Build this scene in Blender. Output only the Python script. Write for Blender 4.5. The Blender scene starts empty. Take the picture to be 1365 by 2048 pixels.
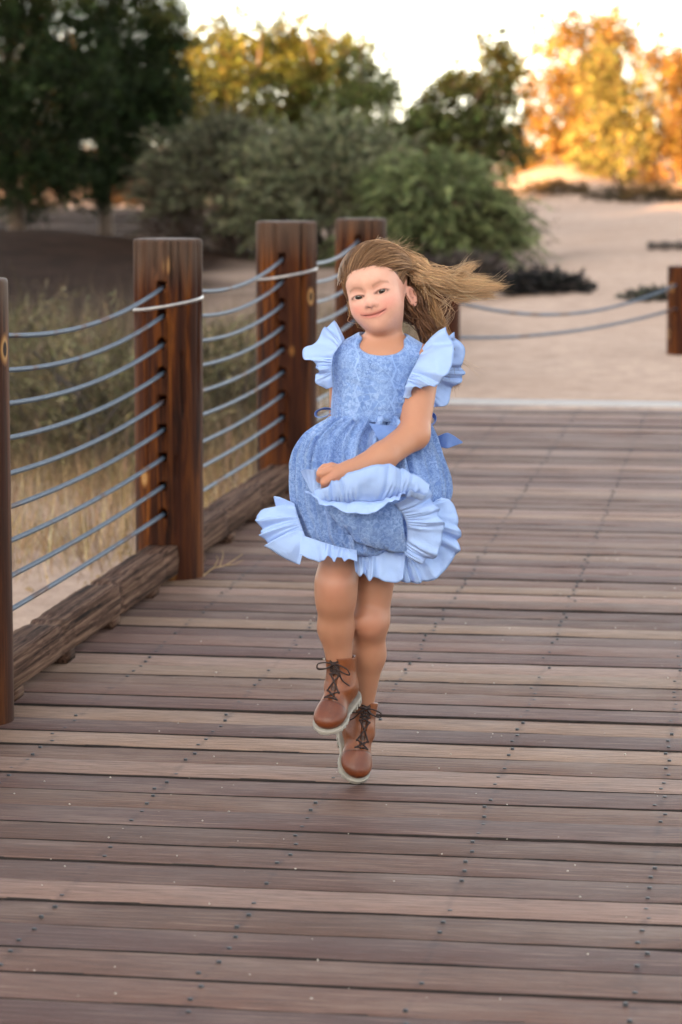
import bpy, math, random
import numpy as np
from mathutils import Matrix, Vector, noise as mnoise

random.seed(7)
RNG = np.random.default_rng(7)
PI = math.pi
scene = bpy.context.scene
COL = scene.collection

# ----------------------------------------------------------------- camera
FPX, IMW, IMH = 5700.0, 1365.0, 2048.0
CAM_H = 1.29
PITCH = math.atan(734.0 / FPX)
cd = bpy.data.cameras.new('camera')
cam = bpy.data.objects.new('camera', cd); COL.objects.link(cam)
cam.location = (0, 0, CAM_H)
cam.rotation_euler = (PI / 2 - PITCH, 0, 0)
cd.sensor_fit = 'VERTICAL'; cd.sensor_height = 36.0; cd.sensor_width = 24.0
cd.lens = 36.0 * FPX / IMH
cd.clip_start = 0.1; cd.clip_end = 3000
cd.dof.use_dof = True; cd.dof.focus_distance = 5.8; cd.dof.aperture_fstop = 5.6
scene.camera = cam

# ----------------------------------------------------------------- light
SUN_EL = math.radians(8.0)
SUN_AZ = math.radians(201.0)           # clockwise from +Y: behind the camera, to the left
world = bpy.data.worlds.new('World'); scene.world = world; world.use_nodes = True
wn = world.node_tree; wn.nodes.clear()
sky = wn.nodes.new('ShaderNodeTexSky'); sky.sky_type = 'NISHITA'; sky.sun_disc = False
sky.sun_elevation = SUN_EL; sky.sun_rotation = SUN_AZ
sky.air_density = 0.55; sky.dust_density = 0.8; sky.ozone_density = 0.6
bg = wn.nodes.new('ShaderNodeBackground'); bg.inputs[1].default_value = 0.10
wo = wn.nodes.new('ShaderNodeOutputWorld')
hs = wn.nodes.new('ShaderNodeHueSaturation'); hs.inputs['Saturation'].default_value = 0.5
wn.links.new(sky.outputs[0], hs.inputs['Color']); wn.links.new(hs.outputs[0], bg.inputs[0]); wn.links.new(bg.outputs[0], wo.inputs[0])
sl = bpy.data.lights.new('sun', 'SUN'); sl.energy = 3.7; sl.angle = math.radians(0.6)
sl.color = (1.0, 0.58, 0.27)
sun = bpy.data.objects.new('sun', sl); COL.objects.link(sun)
tdir = Vector((-math.sin(SUN_AZ) * math.cos(SUN_EL), -math.cos(SUN_AZ) * math.cos(SUN_EL), -math.sin(SUN_EL)))
sun.rotation_euler = tdir.to_track_quat('-Z', 'Y').to_euler()
vs = scene.view_settings
vs.view_transform = 'Standard'; vs.look = 'None'; vs.gamma = 1.0; vs.use_curve_mapping = False
vs.exposure = 3.45
vs.use_white_balance = True
vs.white_balance_temperature = 7600; vs.white_balance_tint = 12

# ----------------------------------------------------------------- helpers
CP, SP = math.cos(PITCH), math.sin(PITCH)
def at(px, py, Y):
    """world point at depth plane Y that the photograph shows at pixel px, py (arrays allowed)"""
    u = (np.asarray(px, float) - IMW / 2) / FPX
    v = (np.asarray(py, float) - IMH / 2) / FPX
    dy = CP - v * SP
    dz = -SP - v * CP
    t = np.asarray(Y, float) / dy
    return np.stack([u * t, dy * t, CAM_H + dz * t], -1)

ORI = {}
def empty(name, loc):
    o = bpy.data.objects.new(name, None); COL.objects.link(o)
    o.location = loc; o.empty_display_size = 0.1
    ORI[o.name] = np.array(loc, float)
    return o
def tag(o, label=None, cat=None, group=None, kind=None):
    if label: o['label'] = label
    if cat: o['category'] = cat
    if group: o['group'] = group
    if kind: o['kind'] = kind
    return o
def mesh_data(name, v, faces, col=None, smooth=True):
    """faces: list of int arrays (n,3)/(n,4) or python list of tuples"""
    me = bpy.data.meshes.new(name)
    v = np.asarray(v, np.float32)
    if isinstance(faces, list) and len(faces) and isinstance(faces[0], np.ndarray) and faces[0].ndim == 2:
        loops = np.concatenate([f.ravel() for f in faces]).astype(np.int32)
        tot = np.concatenate([np.full(len(f), f.shape[1], np.int32) for f in faces])
    elif isinstance(faces, np.ndarray):
        loops = faces.ravel().astype(np.int32); tot = np.full(len(faces), faces.shape[1], np.int32)
    else:
        loops = np.array([i for f in faces for i in f], np.int32); tot = np.array([len(f) for f in faces], np.int32)
    start = np.concatenate([[0], np.cumsum(tot)[:-1]]).astype(np.int32)
    me.vertices.add(len(v)); me.vertices.foreach_set('co', v.ravel())
    me.loops.add(len(loops)); me.loops.foreach_set('vertex_index', loops)
    me.polygons.add(len(tot)); me.polygons.foreach_set('loop_start', start)
    try: me.polygons.foreach_set('loop_total', tot)
    except Exception: pass
    me.update(calc_edges=True)
    if smooth: me.polygons.foreach_set('use_smooth', np.ones(len(tot), bool))
    if col is not None:
        ca = me.color_attributes.new('tint', 'FLOAT_COLOR', 'POINT')
        c = np.ones((len(v), 4), np.float32); c[:, :3] = np.asarray(col, np.float32)
        ca.data.foreach_set('color', c.ravel())
    me.validate()
    return me
def obj(name, v, faces, mat, parent=None, origin=None, col=None, smooth=True):
    """one mesh object; v in world coordinates, stored relative to the parent's (or own) origin"""
    o0 = ORI[parent.name] if parent is not None else np.array(origin if origin is not None else (0, 0, 0), float)
    me = mesh_data(name, np.asarray(v, float) - o0, faces, col, smooth)
    me.materials.append(mat)
    o = bpy.data.objects.new(name, me); COL.objects.link(o)
    if parent is not None: o.parent = parent
    else: o.location = o0
    ORI[o.name] = o0
    return o
def merge(parts):
    V, F, n = [], [], 0
    for v, f in parts:
        V.append(np.asarray(v, float)); F += [tuple(int(i) + n for i in q) for q in f]; n += len(v)
    return np.concatenate(V), F
def grid_faces(nu, nv, closed_u=False, closed_v=False):
    i = np.arange(nu if closed_u else nu - 1)[:, None]; j = np.arange(nv if closed_v else nv - 1)[None, :]
    a = i * nv + j; b = ((i + 1) % nu) * nv + j
    c = ((i + 1) % nu) * nv + (j + 1) % nv; d = i * nv + (j + 1) % nv
    return np.stack([a, b, c, d], -1).reshape(-1, 4)
def catmull(P, n):
    P = np.asarray(P, float)
    Q = np.concatenate([[2 * P[0] - P[1]], P, [2 * P[-1] - P[-2]]])
    t = np.linspace(0, len(P) - 1, n); i = np.minimum(t.astype(int), len(P) - 2); f = (t - i)[:, None]
    a, b, c, d = Q[i], Q[i + 1], Q[i + 2], Q[i + 3]
    return 0.5 * (2 * b + (c - a) * f + (2 * a - 5 * b + 4 * c - d) * f ** 2 + (3 * b - a - 3 * c + d) * f ** 3)
def tube(P, r, n=8, cap=True, twist=None):
    """P (m,3) path; r scalar/array; twist: (lobes, depth, pitch) for laid rope"""
    P = np.asarray(P, float); m = len(P); r = np.broadcast_to(np.asarray(r, float), (m,))
    T = np.gradient(P, axis=0); T /= np.linalg.norm(T, axis=1)[:, None] + 1e-12
    up = np.array([0, 0, 1.0]) if abs(T[0, 2]) < 0.9 else np.array([1.0, 0, 0])
    N = np.zeros_like(P); N[0] = np.cross(T[0], up); N[0] /= np.linalg.norm(N[0])
    for i in range(1, m):
        w = N[i - 1] - T[i] * np.dot(N[i - 1], T[i]); N[i] = w / (np.linalg.norm(w) + 1e-12)
    B = np.cross(T, N)
    a = np.linspace(0, 2 * PI, n, endpoint=False)
    rr = r[:, None] * np.ones(n)[None]
    if twist:
        L = np.concatenate([[0], np.cumsum(np.linalg.norm(np.diff(P, axis=0), axis=1))])
        rr = rr * (1 - twist[1] * (1 - np.abs(np.cos(0.5 * twist[0] * (a[None] + 2 * PI * L[:, None] / twist[2])))))
    V = P[:, None] + rr[..., None] * (np.cos(a)[None, :, None] * N[:, None] + np.sin(a)[None, :, None] * B[:, None])
    V = V.reshape(-1, 3); F = [tuple(q) for q in grid_faces(m, n, closed_v=True)]
    if cap: F += [tuple(range(n))[::-1], tuple(range((m - 1) * n, m * n))]
    return V, F
def box(c, ax, h):
    """c centre; ax 3 unit axes; h half sizes"""
    c = np.asarray(c, float); ax = np.asarray(ax, float)
    V = [c + sx * h[0] * ax[0] + sy * h[1] * ax[1] + sz * h[2] * ax[2] for sx in (-1, 1) for sy in (-1, 1) for sz in (-1, 1)]
    F = [(0, 1, 3, 2), (4, 6, 7, 5), (0, 4, 5, 1), (2, 3, 7, 6), (0, 2, 6, 4), (1, 5, 7, 3)]
    return np.array(V), F
def sstep(a, b, x):
    t = np.clip((np.asarray(x, float) - a) / (b - a), 0, 1); return t * t * (3 - 2 * t)
def fbm(p, seed=0):
    """cheap smooth noise from summed sines, p (n,3) in 'cycles'"""
    r = np.random.default_rng(seed); s = 0
    for k in range(10):
        d = r.normal(size=3); d /= np.linalg.norm(d); s = s + np.sin(p @ (d * 2 * PI * r.uniform(0.6, 1.9)) + r.uniform(0, 6.28))
    return s / 4.5

# --- signed distance modelling on a rectilinear grid
class SDF:
    def __init__(s, xs, ys, zs):
        s.x, s.y, s.z = [np.asarray(a, np.float32) for a in (xs, ys, zs)]
        s.F = np.full((len(xs), len(ys), len(zs)), 1.0, np.float32)
    def sl(s, lo, hi):
        return tuple(slice(max(0, int(np.searchsorted(a, l)) - 1), min(len(a), int(np.searchsorted(a, h)) + 1)) for a, l, h in zip((s.x, s.y, s.z), lo, hi))
    def pts(s, q):
        return s.x[q[0]][:, None, None], s.y[q[1]][None, :, None], s.z[q[2]][None, None, :]
    def put(s, q, d, k, sub=False):
        F = s.F[q]
        if sub: d = -d; F = -F
        if k > 0:
            h = np.clip(0.5 + 0.5 * (F - d) / k, 0, 1); R = F * (1 - h) + d * h - k * h * (1 - h)
        else: R = np.minimum(F, d)
        if sub:
            # smooth max(F, -d)
            F0 = s.F[q]; D = d
            if k > 0:
                h = np.clip(0.5 - 0.5 * (F0 - D) / k, 0, 1); R = F0 * (1 - h) + D * h + k * h * (1 - h)
            else: R = np.maximum(F0, D)
        s.F[q] = R
    def cap(s, a, b, ra, rb=None, k=0.01, sub=False, sy=1.0):
        rb = ra if rb is None else rb
        a = np.asarray(a, float); b = np.asarray(b, float); m = max(ra, rb) / min(1, sy) + k + 0.02
        q = s.sl(np.minimum(a, b) - m, np.maximum(a, b) + m); X, Y, Z = s.pts(q)
        d = b - a; L = float(d @ d) + 1e-12
        t = np.clip(((X - a[0]) * d[0] + (Y - a[1]) * d[1] + (Z - a[2]) * d[2]) / L, 0, 1)
        D = np.sqrt((X - a[0] - t * d[0]) ** 2 + ((Y - a[1] - t * d[1]) / sy) ** 2 + (Z - a[2] - t * d[2]) ** 2) - (ra + (rb - ra) * t)
        s.put(q, D.astype(np.float32), k, sub)
    def ell(s, c, r, R=None, k=0.01, sub=False):
        c = np.asarray(c, float); r = np.asarray(r, float); R = np.eye(3) if R is None else np.asarray(R, float)
        m = np.abs(R) @ r + k + 0.02
        q = s.sl(c - m, c + m); X, Y, Z = s.pts(q)
        X = X - c[0]; Y = Y - c[1]; Z = Z - c[2]
        l = [(R[0, i] * X + R[1, i] * Y + R[2, i] * Z) / r[i] for i in range(3)]
        k0 = np.sqrt(l[0] ** 2 + l[1] ** 2 + l[2] ** 2); k1 = np.sqrt((l[0] / r[0]) ** 2 + (l[1] / r[1]) ** 2 + (l[2] / r[2]) ** 2) + 1e-9
        s.put(q, (k0 * (k0 - 1) / k1).astype(np.float32), k, sub)
    def chain(s, P, r, k=0.006, sub=False):
        for i in range(len(P) - 1): s.cap(P[i], P[i + 1], r[i], r[i + 1], k, sub)
    def plane_cut(s, c, n):
        X, Y, Z = s.pts((slice(None),) * 3)
        s.F = np.maximum(s.F, ((X - c[0]) * n[0] + (Y - c[1]) * n[1] + (Z - c[2]) * n[2]).astype(np.float32))
    def mesh(s):
        F = s.F; I = F < 0; nx, ny, nz = F.shape
        C = [(i, j, k) for i in (0, 1) for j in (0, 1) for k in (0, 1)]
        sub = lambda A, c: A[c[0]:nx - 1 + c[0], c[1]:ny - 1 + c[1], c[2]:nz - 1 + c[2]]
        al = sub(I, C[0]).copy(); an = al.copy()
        for c in C[1:]: al &= sub(I, c); an |= sub(I, c)
        act = np.argwhere(an & ~al); ids = np.full((nx - 1, ny - 1, nz - 1), -1, np.int32)
        ids[act[:, 0], act[:, 1], act[:, 2]] = np.arange(len(act))
        val = np.stack([F[act[:, 0] + c[0], act[:, 1] + c[1], act[:, 2] + c[2]] for c in C], 1)
        pos = np.stack([np.stack([s.x[act[:, 0] + c[0]], s.y[act[:, 1] + c[1]], s.z[act[:, 2] + c[2]]], 1) for c in C], 1)
        acc = np.zeros((len(act), 3)); cnt = np.zeros(len(act))
        for a in range(8):
            for b in range(a + 1, 8):
                if sum(abs(C[a][i] - C[b][i]) for i in range(3)) != 1: continue
                m = (val[:, a] < 0) != (val[:, b] < 0)
                t = val[m, a] / (val[m, a] - val[m, b])
                acc[m] += pos[m, a] + t[:, None] * (pos[m, b] - pos[m, a]); cnt[m] += 1
        V = acc / cnt[:, None]; Q = []
        for ax in range(3):
            sh = [slice(None)] * 3; s2 = list(sh); sh[ax] = slice(0, -1); s2[ax] = slice(1, None)
            cr = np.argwhere(I[tuple(sh)] != I[tuple(s2)])
            o1, o2 = [(1, 2), (2, 0), (0, 1)][ax]
            ok = (cr[:, o1] > 0) & (cr[:, o2] > 0) & (cr[:, o1] < F.shape[o1] - 1) & (cr[:, o2] < F.shape[o2] - 1)
            cr = cr[ok]
            def cid(d1, d2):
                e = cr.copy(); e[:, o1] -= d1; e[:, o2] -= d2; return ids[e[:, 0], e[:, 1], e[:, 2]]
            q = np.stack([cid(1, 1), cid(0, 1), cid(0, 0), cid(1, 0)], 1)
            fl = ~I[cr[:, 0], cr[:, 1], cr[:, 2]]
            q[fl] = q[fl][:, ::-1]; Q.append(q)
        Q = np.concatenate(Q); Q = Q[(Q >= 0).all(1)]
        return V, Q

# --- node materials
def new_mat(name):
    m = bpy.data.materials.new(name); m.use_nodes = True; nt = m.node_tree; nt.nodes.clear()
    out = nt.nodes.new('ShaderNodeOutputMaterial'); b = nt.nodes.new('ShaderNodeBsdfPrincipled')
    nt.links.new(b.outputs[0], out.inputs[0]); return m, nt, b, out
class N:
    def __init__(s, nt): s.nt = nt
    def __call__(s, typ, ins=None, **kw):
        n = s.nt.nodes.new(typ)
        for k, v in kw.items(): setattr(n, k, v)
        for k, v in (ins or {}).items():
            if hasattr(v, 'is_output') or isinstance(v, bpy.types.NodeSocket): s.nt.links.new(v, n.inputs[k])
            else: n.inputs[k].default_value = v
        return n
    def coord(s, scale=(1, 1, 1), kind='Object', loc=None):
        t = s('ShaderNodeTexCoord'); ins = {0: t.outputs[kind], 3: scale}
        m = s('ShaderNodeMapping', ins)
        if loc is not None: s.nt.links.new(loc, m.inputs[1])
        return m.outputs[0]
    def noise(s, vec, scale, detail=4, rough=0.55, dist=0):
        return s('ShaderNodeTexNoise', {0: vec, 'Scale': scale, 'Detail': detail, 'Roughness': rough, 'Distortion': dist}).outputs[0]
    def ramp(s, fac, stops):
        r = s('ShaderNodeValToRGB', {0: fac}); cr = r.color_ramp
        while len(cr.elements) < len(stops): cr.elements.new(0.5)
        for e, (p, c) in zip(cr.elements, stops): e.position = p; e.color = (*c, 1) if len(c) == 3 else c
        return r.outputs[0]
    def mix(s, f, a, b, mode='MIX'):
        n = s('ShaderNodeMix', data_type='RGBA', blend_type=mode)
        for sock, v in ((n.inputs[0], f), (n.inputs[6], a), (n.inputs[7], b)):
            if isinstance(v, bpy.types.NodeSocket): s.nt.links.new(v, sock)
            else: sock.default_value = v if not isinstance(v, tuple) else ((*v, 1) if len(v) == 3 else v)
        return n.outputs[2]
    def math(s, op, a, b=0.0, c=0.0):
        return s('ShaderNodeMath', {0: a, 1: b, 2: c}, operation=op).outputs[0]
    def bump(s, h, strength=0.3, dist=0.002):
        return s('ShaderNodeBump', {'Strength': strength, 'Distance': dist, 'Height': h}).outputs[0]
    def sep(s, v):
        return s('ShaderNodeSeparateXYZ', {0: v}).outputs
    def tint(s): return s('ShaderNodeVertexColor', layer_name='tint').outputs[0]
    def link(s, a, b): s.nt.links.new(a, b)

def simple(name, colr, rough=0.6, var=0.25, scale=30, bump=0.0, metallic=0.0):
    m, nt, b, o = new_mat(name); n = N(nt); v = n.coord()
    f = n.noise(v, scale)
    c = n.ramp(f, [(0.25, tuple(x * (1 - var) for x in colr)), (0.75, tuple(min(1, x * (1 + var)) for x in colr))])
    n.link(c, b.inputs['Base Color']); b.inputs['Roughness'].default_value = rough; b.inputs['Metallic'].default_value = metallic
    if bump: n.link(n.bump(f, bump, 0.004), b.inputs['Normal'])
    return m

def mat_plank():
    m, nt, b, o = new_mat('weathered_decking'); n = N(nt)
    oi = n('ShaderNodeObjectInfo'); rnd = oi.outputs['Random']
    off = n('ShaderNodeCombineXYZ', {0: n.math('MULTIPLY', rnd, 37.0), 1: n.math('MULTIPLY', rnd, 91.0), 2: 0.0}).outputs[0]
    g = n.coord((1.2, 26, 26), loc=off); grain = n.noise(g, 6.0, 6, 0.65, 0.6)
    g2 = n.coord((3, 130, 130), loc=off); fine = n.noise(g2, 5.0, 3, 0.6)
    w = n.coord((1.0, 3.0, 3.0), loc=off); wear = n.noise(w, 2.2, 4, 0.6)
    spot = n.noise(n.coord((1, 1.6, 1.6), loc=off), 14, 4, 0.7)
    base = oi.outputs['Color']
    c = n.mix(n.math('MULTIPLY', grain, 0.62), base, (0.06, 0.039, 0.033))
    c = n.mix(n.ramp(wear, [(0.5, (0, 0, 0)), (0.8, (0.5,) * 3)]), c, (0.36, 0.25, 0.195))
    c = n.mix(n.ramp(spot, [(0.62, (0, 0, 0)), (0.75, (0.35,) * 3)]), c, (0.07, 0.055, 0.055))
    c = n.mix(n.ramp(fine, [(0.32, (0.85,) * 3), (0.56, (0, 0, 0))]), c, (0.055, 0.036, 0.032))
    strk = n.noise(n.coord((1.6, 52, 52), loc=off), 2.6, 5, 0.75, 0.3)
    c = n.mix(n.ramp(strk, [(0.30, (0.8,) * 3), (0.47, (0, 0, 0))]), c, (0.07, 0.042, 0.036))
    c = n.mix(n.ramp(strk, [(0.55, (0, 0, 0)), (0.72, (0.55,) * 3)]), c, (0.40, 0.28, 0.215))
    # black iron stains bleeding from the fixings along the joist rows
    p = n.coord(); x, y, z = n.sep(p)
    fr = n.math('ABSOLUTE', n.math('SUBTRACT', n.math('FRACT', n.math('ADD', n.math('DIVIDE', x, 0.335), 100.5)), 0.5))
    st = n.math('MULTIPLY', n.math('SUBTRACT', 1.0, n.math('MINIMUM', n.math('MULTIPLY', fr, 8.0), 1.0)), n.noise(n.coord((10, 18, 18), loc=off), 1.6, 3, 0.6))
    c = n.mix(n.ramp(st, [(0.4, (0, 0, 0)), (0.72, (0.55,) * 3)]), c, (0.03, 0.028, 0.034))
    n.link(c, b.inputs['Base Color'])
    n.link(n.ramp(grain, [(0.2, (0.5,) * 3), (0.8, (0.75,) * 3)]), b.inputs['Roughness'])
    b.inputs['Specular IOR Level'].default_value = 0.10
    h = n.math('ADD', n.math('ADD', n.math('MULTIPLY', grain, 0.6), fine), strk)
    n.link(n.bump(h, 0.7, 0.0022), b.inputs['Normal'])
    return m
def mat_post():
    m, nt, b, o = new_mat('stained_redwood'); n = N(nt)
    oi = n('ShaderNodeObjectInfo')
    off = n('ShaderNodeCombineXYZ', {0: n.math('MULTIPLY', oi.outputs['Random'], 13.0), 1: 0.0, 2: n.math('MULTIPLY', oi.outputs['Random'], 7.0)}).outputs[0]
    g = n.noise(n.coord((11, 11, 0.7), loc=off), 3.0, 6, 0.62, 0.8)
    f = n.noise(n.coord((60, 60, 1.6), loc=off), 3.0, 3, 0.6)
    big = n.noise(n.coord((5, 5, 0.45), loc=off), 2.2, 3, 0.5)
    c = n.ramp(g, [(0.36, (0.008, 0.003, 0.002)), (0.47, (0.038, 0.011, 0.004)), (0.59, (0.105, 0.030, 0.006)), (0.74, (0.25, 0.088, 0.016))])
    c = n.mix(n.ramp(big, [(0.42, (0.0,) * 3), (0.62, (0.65,) * 3)]), c, (0.036, 0.010, 0.005))
    c = n.mix(n.ramp(f, [(0.3, (0.7,) * 3), (0.5, (0, 0, 0))]), c, (0.02, 0.009, 0.006))
    vor = n('ShaderNodeTexVoronoi', {0: n.coord((7, 7, 4.2), loc=off), 'Scale': 1.0, 'Randomness': 1.0}).outputs[0]
    kn = n.ramp(vor, [(0.06, (0.02, 0.01, 0.007)), (0.09, (0.34, 0.19, 0.075)), (0.135, (0.2, 0.085, 0.025))])
    c = n.mix(n.ramp(vor, [(0.12, (1,) * 3), (0.17, (0, 0, 0))]), c, kn)
    z = n.sep(n.coord())[2]
    top = n.math('MULTIPLY', n.ramp(n.math('ADD', z, n.math('MULTIPLY', g, 0.12)), [(0.0, (0, 0, 0)), (1.0, (1,) * 3)]), 1.0)
    tf = n.math('MULTIPLY', n.math('SUBTRACT', n.math('ADD', z, n.math('MULTIPLY', g, 0.14)), 0.93), 7.0)
    c = n.mix(n.math('MINIMUM', n.math('MAXIMUM', tf, 0.0), 0.8), c, (0.075, 0.05, 0.036))
    n.link(c, b.inputs['Base Color']); b.inputs['Roughness'].default_value = 0.62; b.inputs['Specular IOR Level'].default_value = 0.08
    n.link(n.bump(n.math('ADD', g, n.math('MULTIPLY', f, 0.5)), 0.4, 0.003), b.inputs['Normal'])
    return m
def mat_beam():
    m, nt, b, o = new_mat('split_grey_timber'); n = N(nt)
    tc = n('ShaderNodeTexCoord').outputs['Object']
    vr = n('ShaderNodeVectorRotate', {0: tc, 'Angle': math.atan(0.143)}, rotation_type='Z_AXIS').outputs[0]
    mp = lambda sc: n('ShaderNodeMapping', {0: vr, 3: sc}).outputs[0]
    g = n.noise(mp((62, 1.1, 62)), 1.6, 5, 0.65, 0.15); s = n.noise(mp((14, 4, 14)), 1.5, 4, 0.6)
    c = n.ramp(g, [(0.36, (0.009, 0.005, 0.0035)), (0.5, (0.066, 0.034, 0.023)), (0.70, (0.20, 0.12, 0.082))])
    c = n.mix(n.ramp(s, [(0.5, (0, 0, 0)), (0.75, (0.4,) * 3)]), c, (0.11, 0.062, 0.036))
    n.link(c, b.inputs['Base Color']); b.inputs['Roughness'].default_value = 0.9; b.inputs['Specular IOR Level'].default_value = 0.05
    n.link(n.bump(g, 0.7, 0.003), b.inputs['Normal'])
    return m
def mat_cable():
    m, nt, b, o = new_mat('galvanised_wire_rope'); n = N(nt)
    oi = n('ShaderNodeObjectInfo')
    off = n('ShaderNodeCombineXYZ', {0: n.math('MULTIPLY', oi.outputs['Random'], 50.0), 1: 0.0, 2: 0.0}).outputs[0]
    r = n.noise(n.coord((4, 4, 4), loc=off), 1.0, 4, 0.6); f = n.noise(n.coord((200, 200, 200)), 1.0, 2, 0.5)
    c = n.ramp(f, [(0.3, (0.035, 0.055, 0.082)), (0.7, (0.095, 0.135, 0.18))])
    c = n.mix(n.ramp(r, [(0.58, (0, 0, 0)), (0.66, (0.9,) * 3)]), c, (0.075, 0.028, 0.013))
    n.link(c, b.inputs['Base Color']); b.inputs['Roughness'].default_value = 0.5; b.inputs['Metallic'].default_value = 0.25
    n.link(n.bump(f, 0.3, 0.001), b.inputs['Normal'])
    return m
def mat_ground():
    m, nt, b, o = new_mat('desert_sand'); n = N(nt)
    p = n.coord(); a = n.noise(p, 0.35, 6, 0.65); f = n.noise(p, 6.0, 5, 0.7); g = n.noise(p, 45.0, 3, 0.7)
    c = n.ramp(a, [(0.3, (0.45, 0.325, 0.25)), (0.7, (0.58, 0.44, 0.35))])
    c = n.mix(n.ramp(f, [(0.35, (0.6,) * 3), (0.6, (0, 0, 0))]), c, (0.33, 0.23, 0.18))
    c = n.mix(n.ramp(g, [(0.3, (0.5,) * 3), (0.5, (0, 0, 0))]), c, (0.27, 0.185, 0.145))
    d = n.tint()
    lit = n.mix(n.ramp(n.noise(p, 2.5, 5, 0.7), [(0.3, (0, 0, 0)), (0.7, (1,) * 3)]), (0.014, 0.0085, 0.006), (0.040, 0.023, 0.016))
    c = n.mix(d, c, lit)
    n.link(c, b.inputs['Base Color']); b.inputs['Roughness'].default_value = 0.95; b.inputs['Specular IOR Level'].default_value = 0.03
    n.link(n.bump(n.math('ADD', f, g), 0.6, 0.03), b.inputs['Normal'])
    return m
def mat_leaf(name, trans=0.35, rough=0.6):
    m, nt, b, o = new_mat(name); n = N(nt)
    c = n.tint(); n.link(c, b.inputs['Base Color']); b.inputs['Roughness'].default_value = rough; b.inputs['Specular IOR Level'].default_value = 0.06
    tr = n('ShaderNodeBsdfTranslucent', {0: c}).outputs[0]
    mx = n('ShaderNodeMixShader', {0: trans, 1: b.outputs[0], 2: tr}).outputs[0]
    n.link(mx, o.inputs[0]); return m
def mat_skin():
    m, nt, b, o = new_mat('skin'); n = N(nt)
    f = n.noise(n.coord(), 38, 6, 0.7)
    c = n.mix(n.ramp(f, [(0.38, (0.16,) * 3), (0.65, (0, 0, 0))]), n.tint(), (0.38, 0.15, 0.095))
    n.link(c, b.inputs['Base Color']); b.inputs['Roughness'].default_value = 0.47; b.inputs['Specular IOR Level'].default_value = 0.4
    b.inputs['Subsurface Weight'].default_value = 0.12; b.inputs['Subsurface Radius'].default_value = (1.0, 0.35, 0.2); b.inputs['Subsurface Scale'].default_value = 0.008
    n.link(n.bump(n.noise(n.coord(), 700, 2, 0.5), 0.08, 0.001), b.inputs['Normal'])
    return m
def mat_hair():
    m, nt, b, o = new_mat('hair'); n = N(nt)
    n.link(n.tint(), b.inputs['Base Color']); b.inputs['Roughness'].default_value = 0.38; b.inputs['Specular IOR Level'].default_value = 0.5
    return m
def mat_lace(panel=False):
    m, nt, b, o = new_mat('blue_lace'); n = N(nt)
    p = n.coord(); x, y, z = n.sep(p)
    v1 = n('ShaderNodeTexVoronoi', {0: p, 'Scale': 230.0}).outputs[0]
    ring = n.math('ABSOLUTE', n.math('SUBTRACT', v1, 0.42))
    v2 = n('ShaderNodeTexVoronoi', {0: p, 'Scale': 70.0}, feature='DISTANCE_TO_EDGE').outputs[0]
    fl = n('ShaderNodeTexVoronoi', {0: p, 'Scale': 105.0}).outputs[0]
    thread = n.ramp(ring, [(0.05, (1,) * 3), (0.2, (0, 0, 0))])
    flower = n.ramp(fl, [(0.30, (1,) * 3), (0.5, (0, 0, 0))])
    patch = n.ramp(n.noise(p, 20, 4, 0.6), [(0.4, (0, 0, 0)), (0.62, (1,) * 3)])
    speck = n.noise(p, 420, 3, 0.7)
    f = n.mix(patch, thread, n.math('MAXIMUM', n.math('MULTIPLY', flower, 0.9), n.math('MULTIPLY', n.ramp(v2, [(0.02, (1,) * 3), (0.09, (0, 0, 0))]), 0.8)))
    f = n.math('MULTIPLY', f, n.ramp(speck, [(0.3, (0.35,) * 3), (0.6, (1,) * 3)]))
    tri = n.math('PINGPONG', z, 0.023)
    dx = n.math('ABSOLUTE', n.math('SUBTRACT', n.math('SUBTRACT', n.math('ABSOLUTE', n.math('SUBTRACT', x, 0.008)), 0.032), n.math('MULTIPLY', tri, 0.40)))
    ln = n.math('MULTIPLY', n.math('LESS_THAN', dx, 0.0017), n.math('GREATER_THAN', z, 0.765))
    f = n.math('MAXIMUM', f, n.math('MULTIPLY', ln, 0.7))
    band = n.ramp(n.noise(n.coord((34, 34, 4)), 1.0, 3, 0.6), [(0.38, (0, 0, 0)), (0.62, (1,) * 3)])
    c = n.mix(f, n.mix(band, (0.085, 0.185, 0.45), (0.15, 0.285, 0.58)), n.mix(band, (0.24, 0.405, 0.73), (0.36, 0.54, 0.84)))
    n.link(c, b.inputs['Base Color']); b.inputs['Roughness'].default_value = 0.85
    b.inputs['Sheen Weight'].default_value = 0.2
    n.link(n.bump(n.math('ADD', f, n.math('MULTIPLY', speck, 0.7)), 0.7, 0.0018), b.inputs['Normal'])
    return m
def mat_cloth(name, colr):
    m, nt, b, o = new_mat(name); n = N(nt); p = n.coord()
    f = n.noise(n.coord((1, 1, 6)), 220, 3, 0.6); g = n.noise(n.coord((6, 1, 1)), 220, 3, 0.6)
    w = n.math('ADD', f, g)
    c = n.mix(n.ramp(w, [(0.35, (0, 0, 0)), (0.65, (1,) * 3)]), tuple(x * 0.86 for x in colr), tuple(min(0.9, x * 1.1) for x in colr))
    c = n.mix(1.0, c, n.tint(), 'MULTIPLY')
    n.link(c, b.inputs['Base Color']); b.inputs['Roughness'].default_value = 0.8; b.inputs['Sheen Weight'].default_value = 0.15
    wr = n.noise(p, 48, 4, 0.6, 0.8)
    n.link(n.bump(n.math('ADD', wr, n.math('MULTIPLY', w, 0.15)), 0.35, 0.006), b.inputs['Normal'])
    tr = n('ShaderNodeBsdfTranslucent', {0: c}).outputs[0]
    n.link(n('ShaderNodeMixShader', {0: 0.2, 1: b.outputs[0], 2: tr}).outputs[0], o.inputs[0])
    return m
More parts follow.
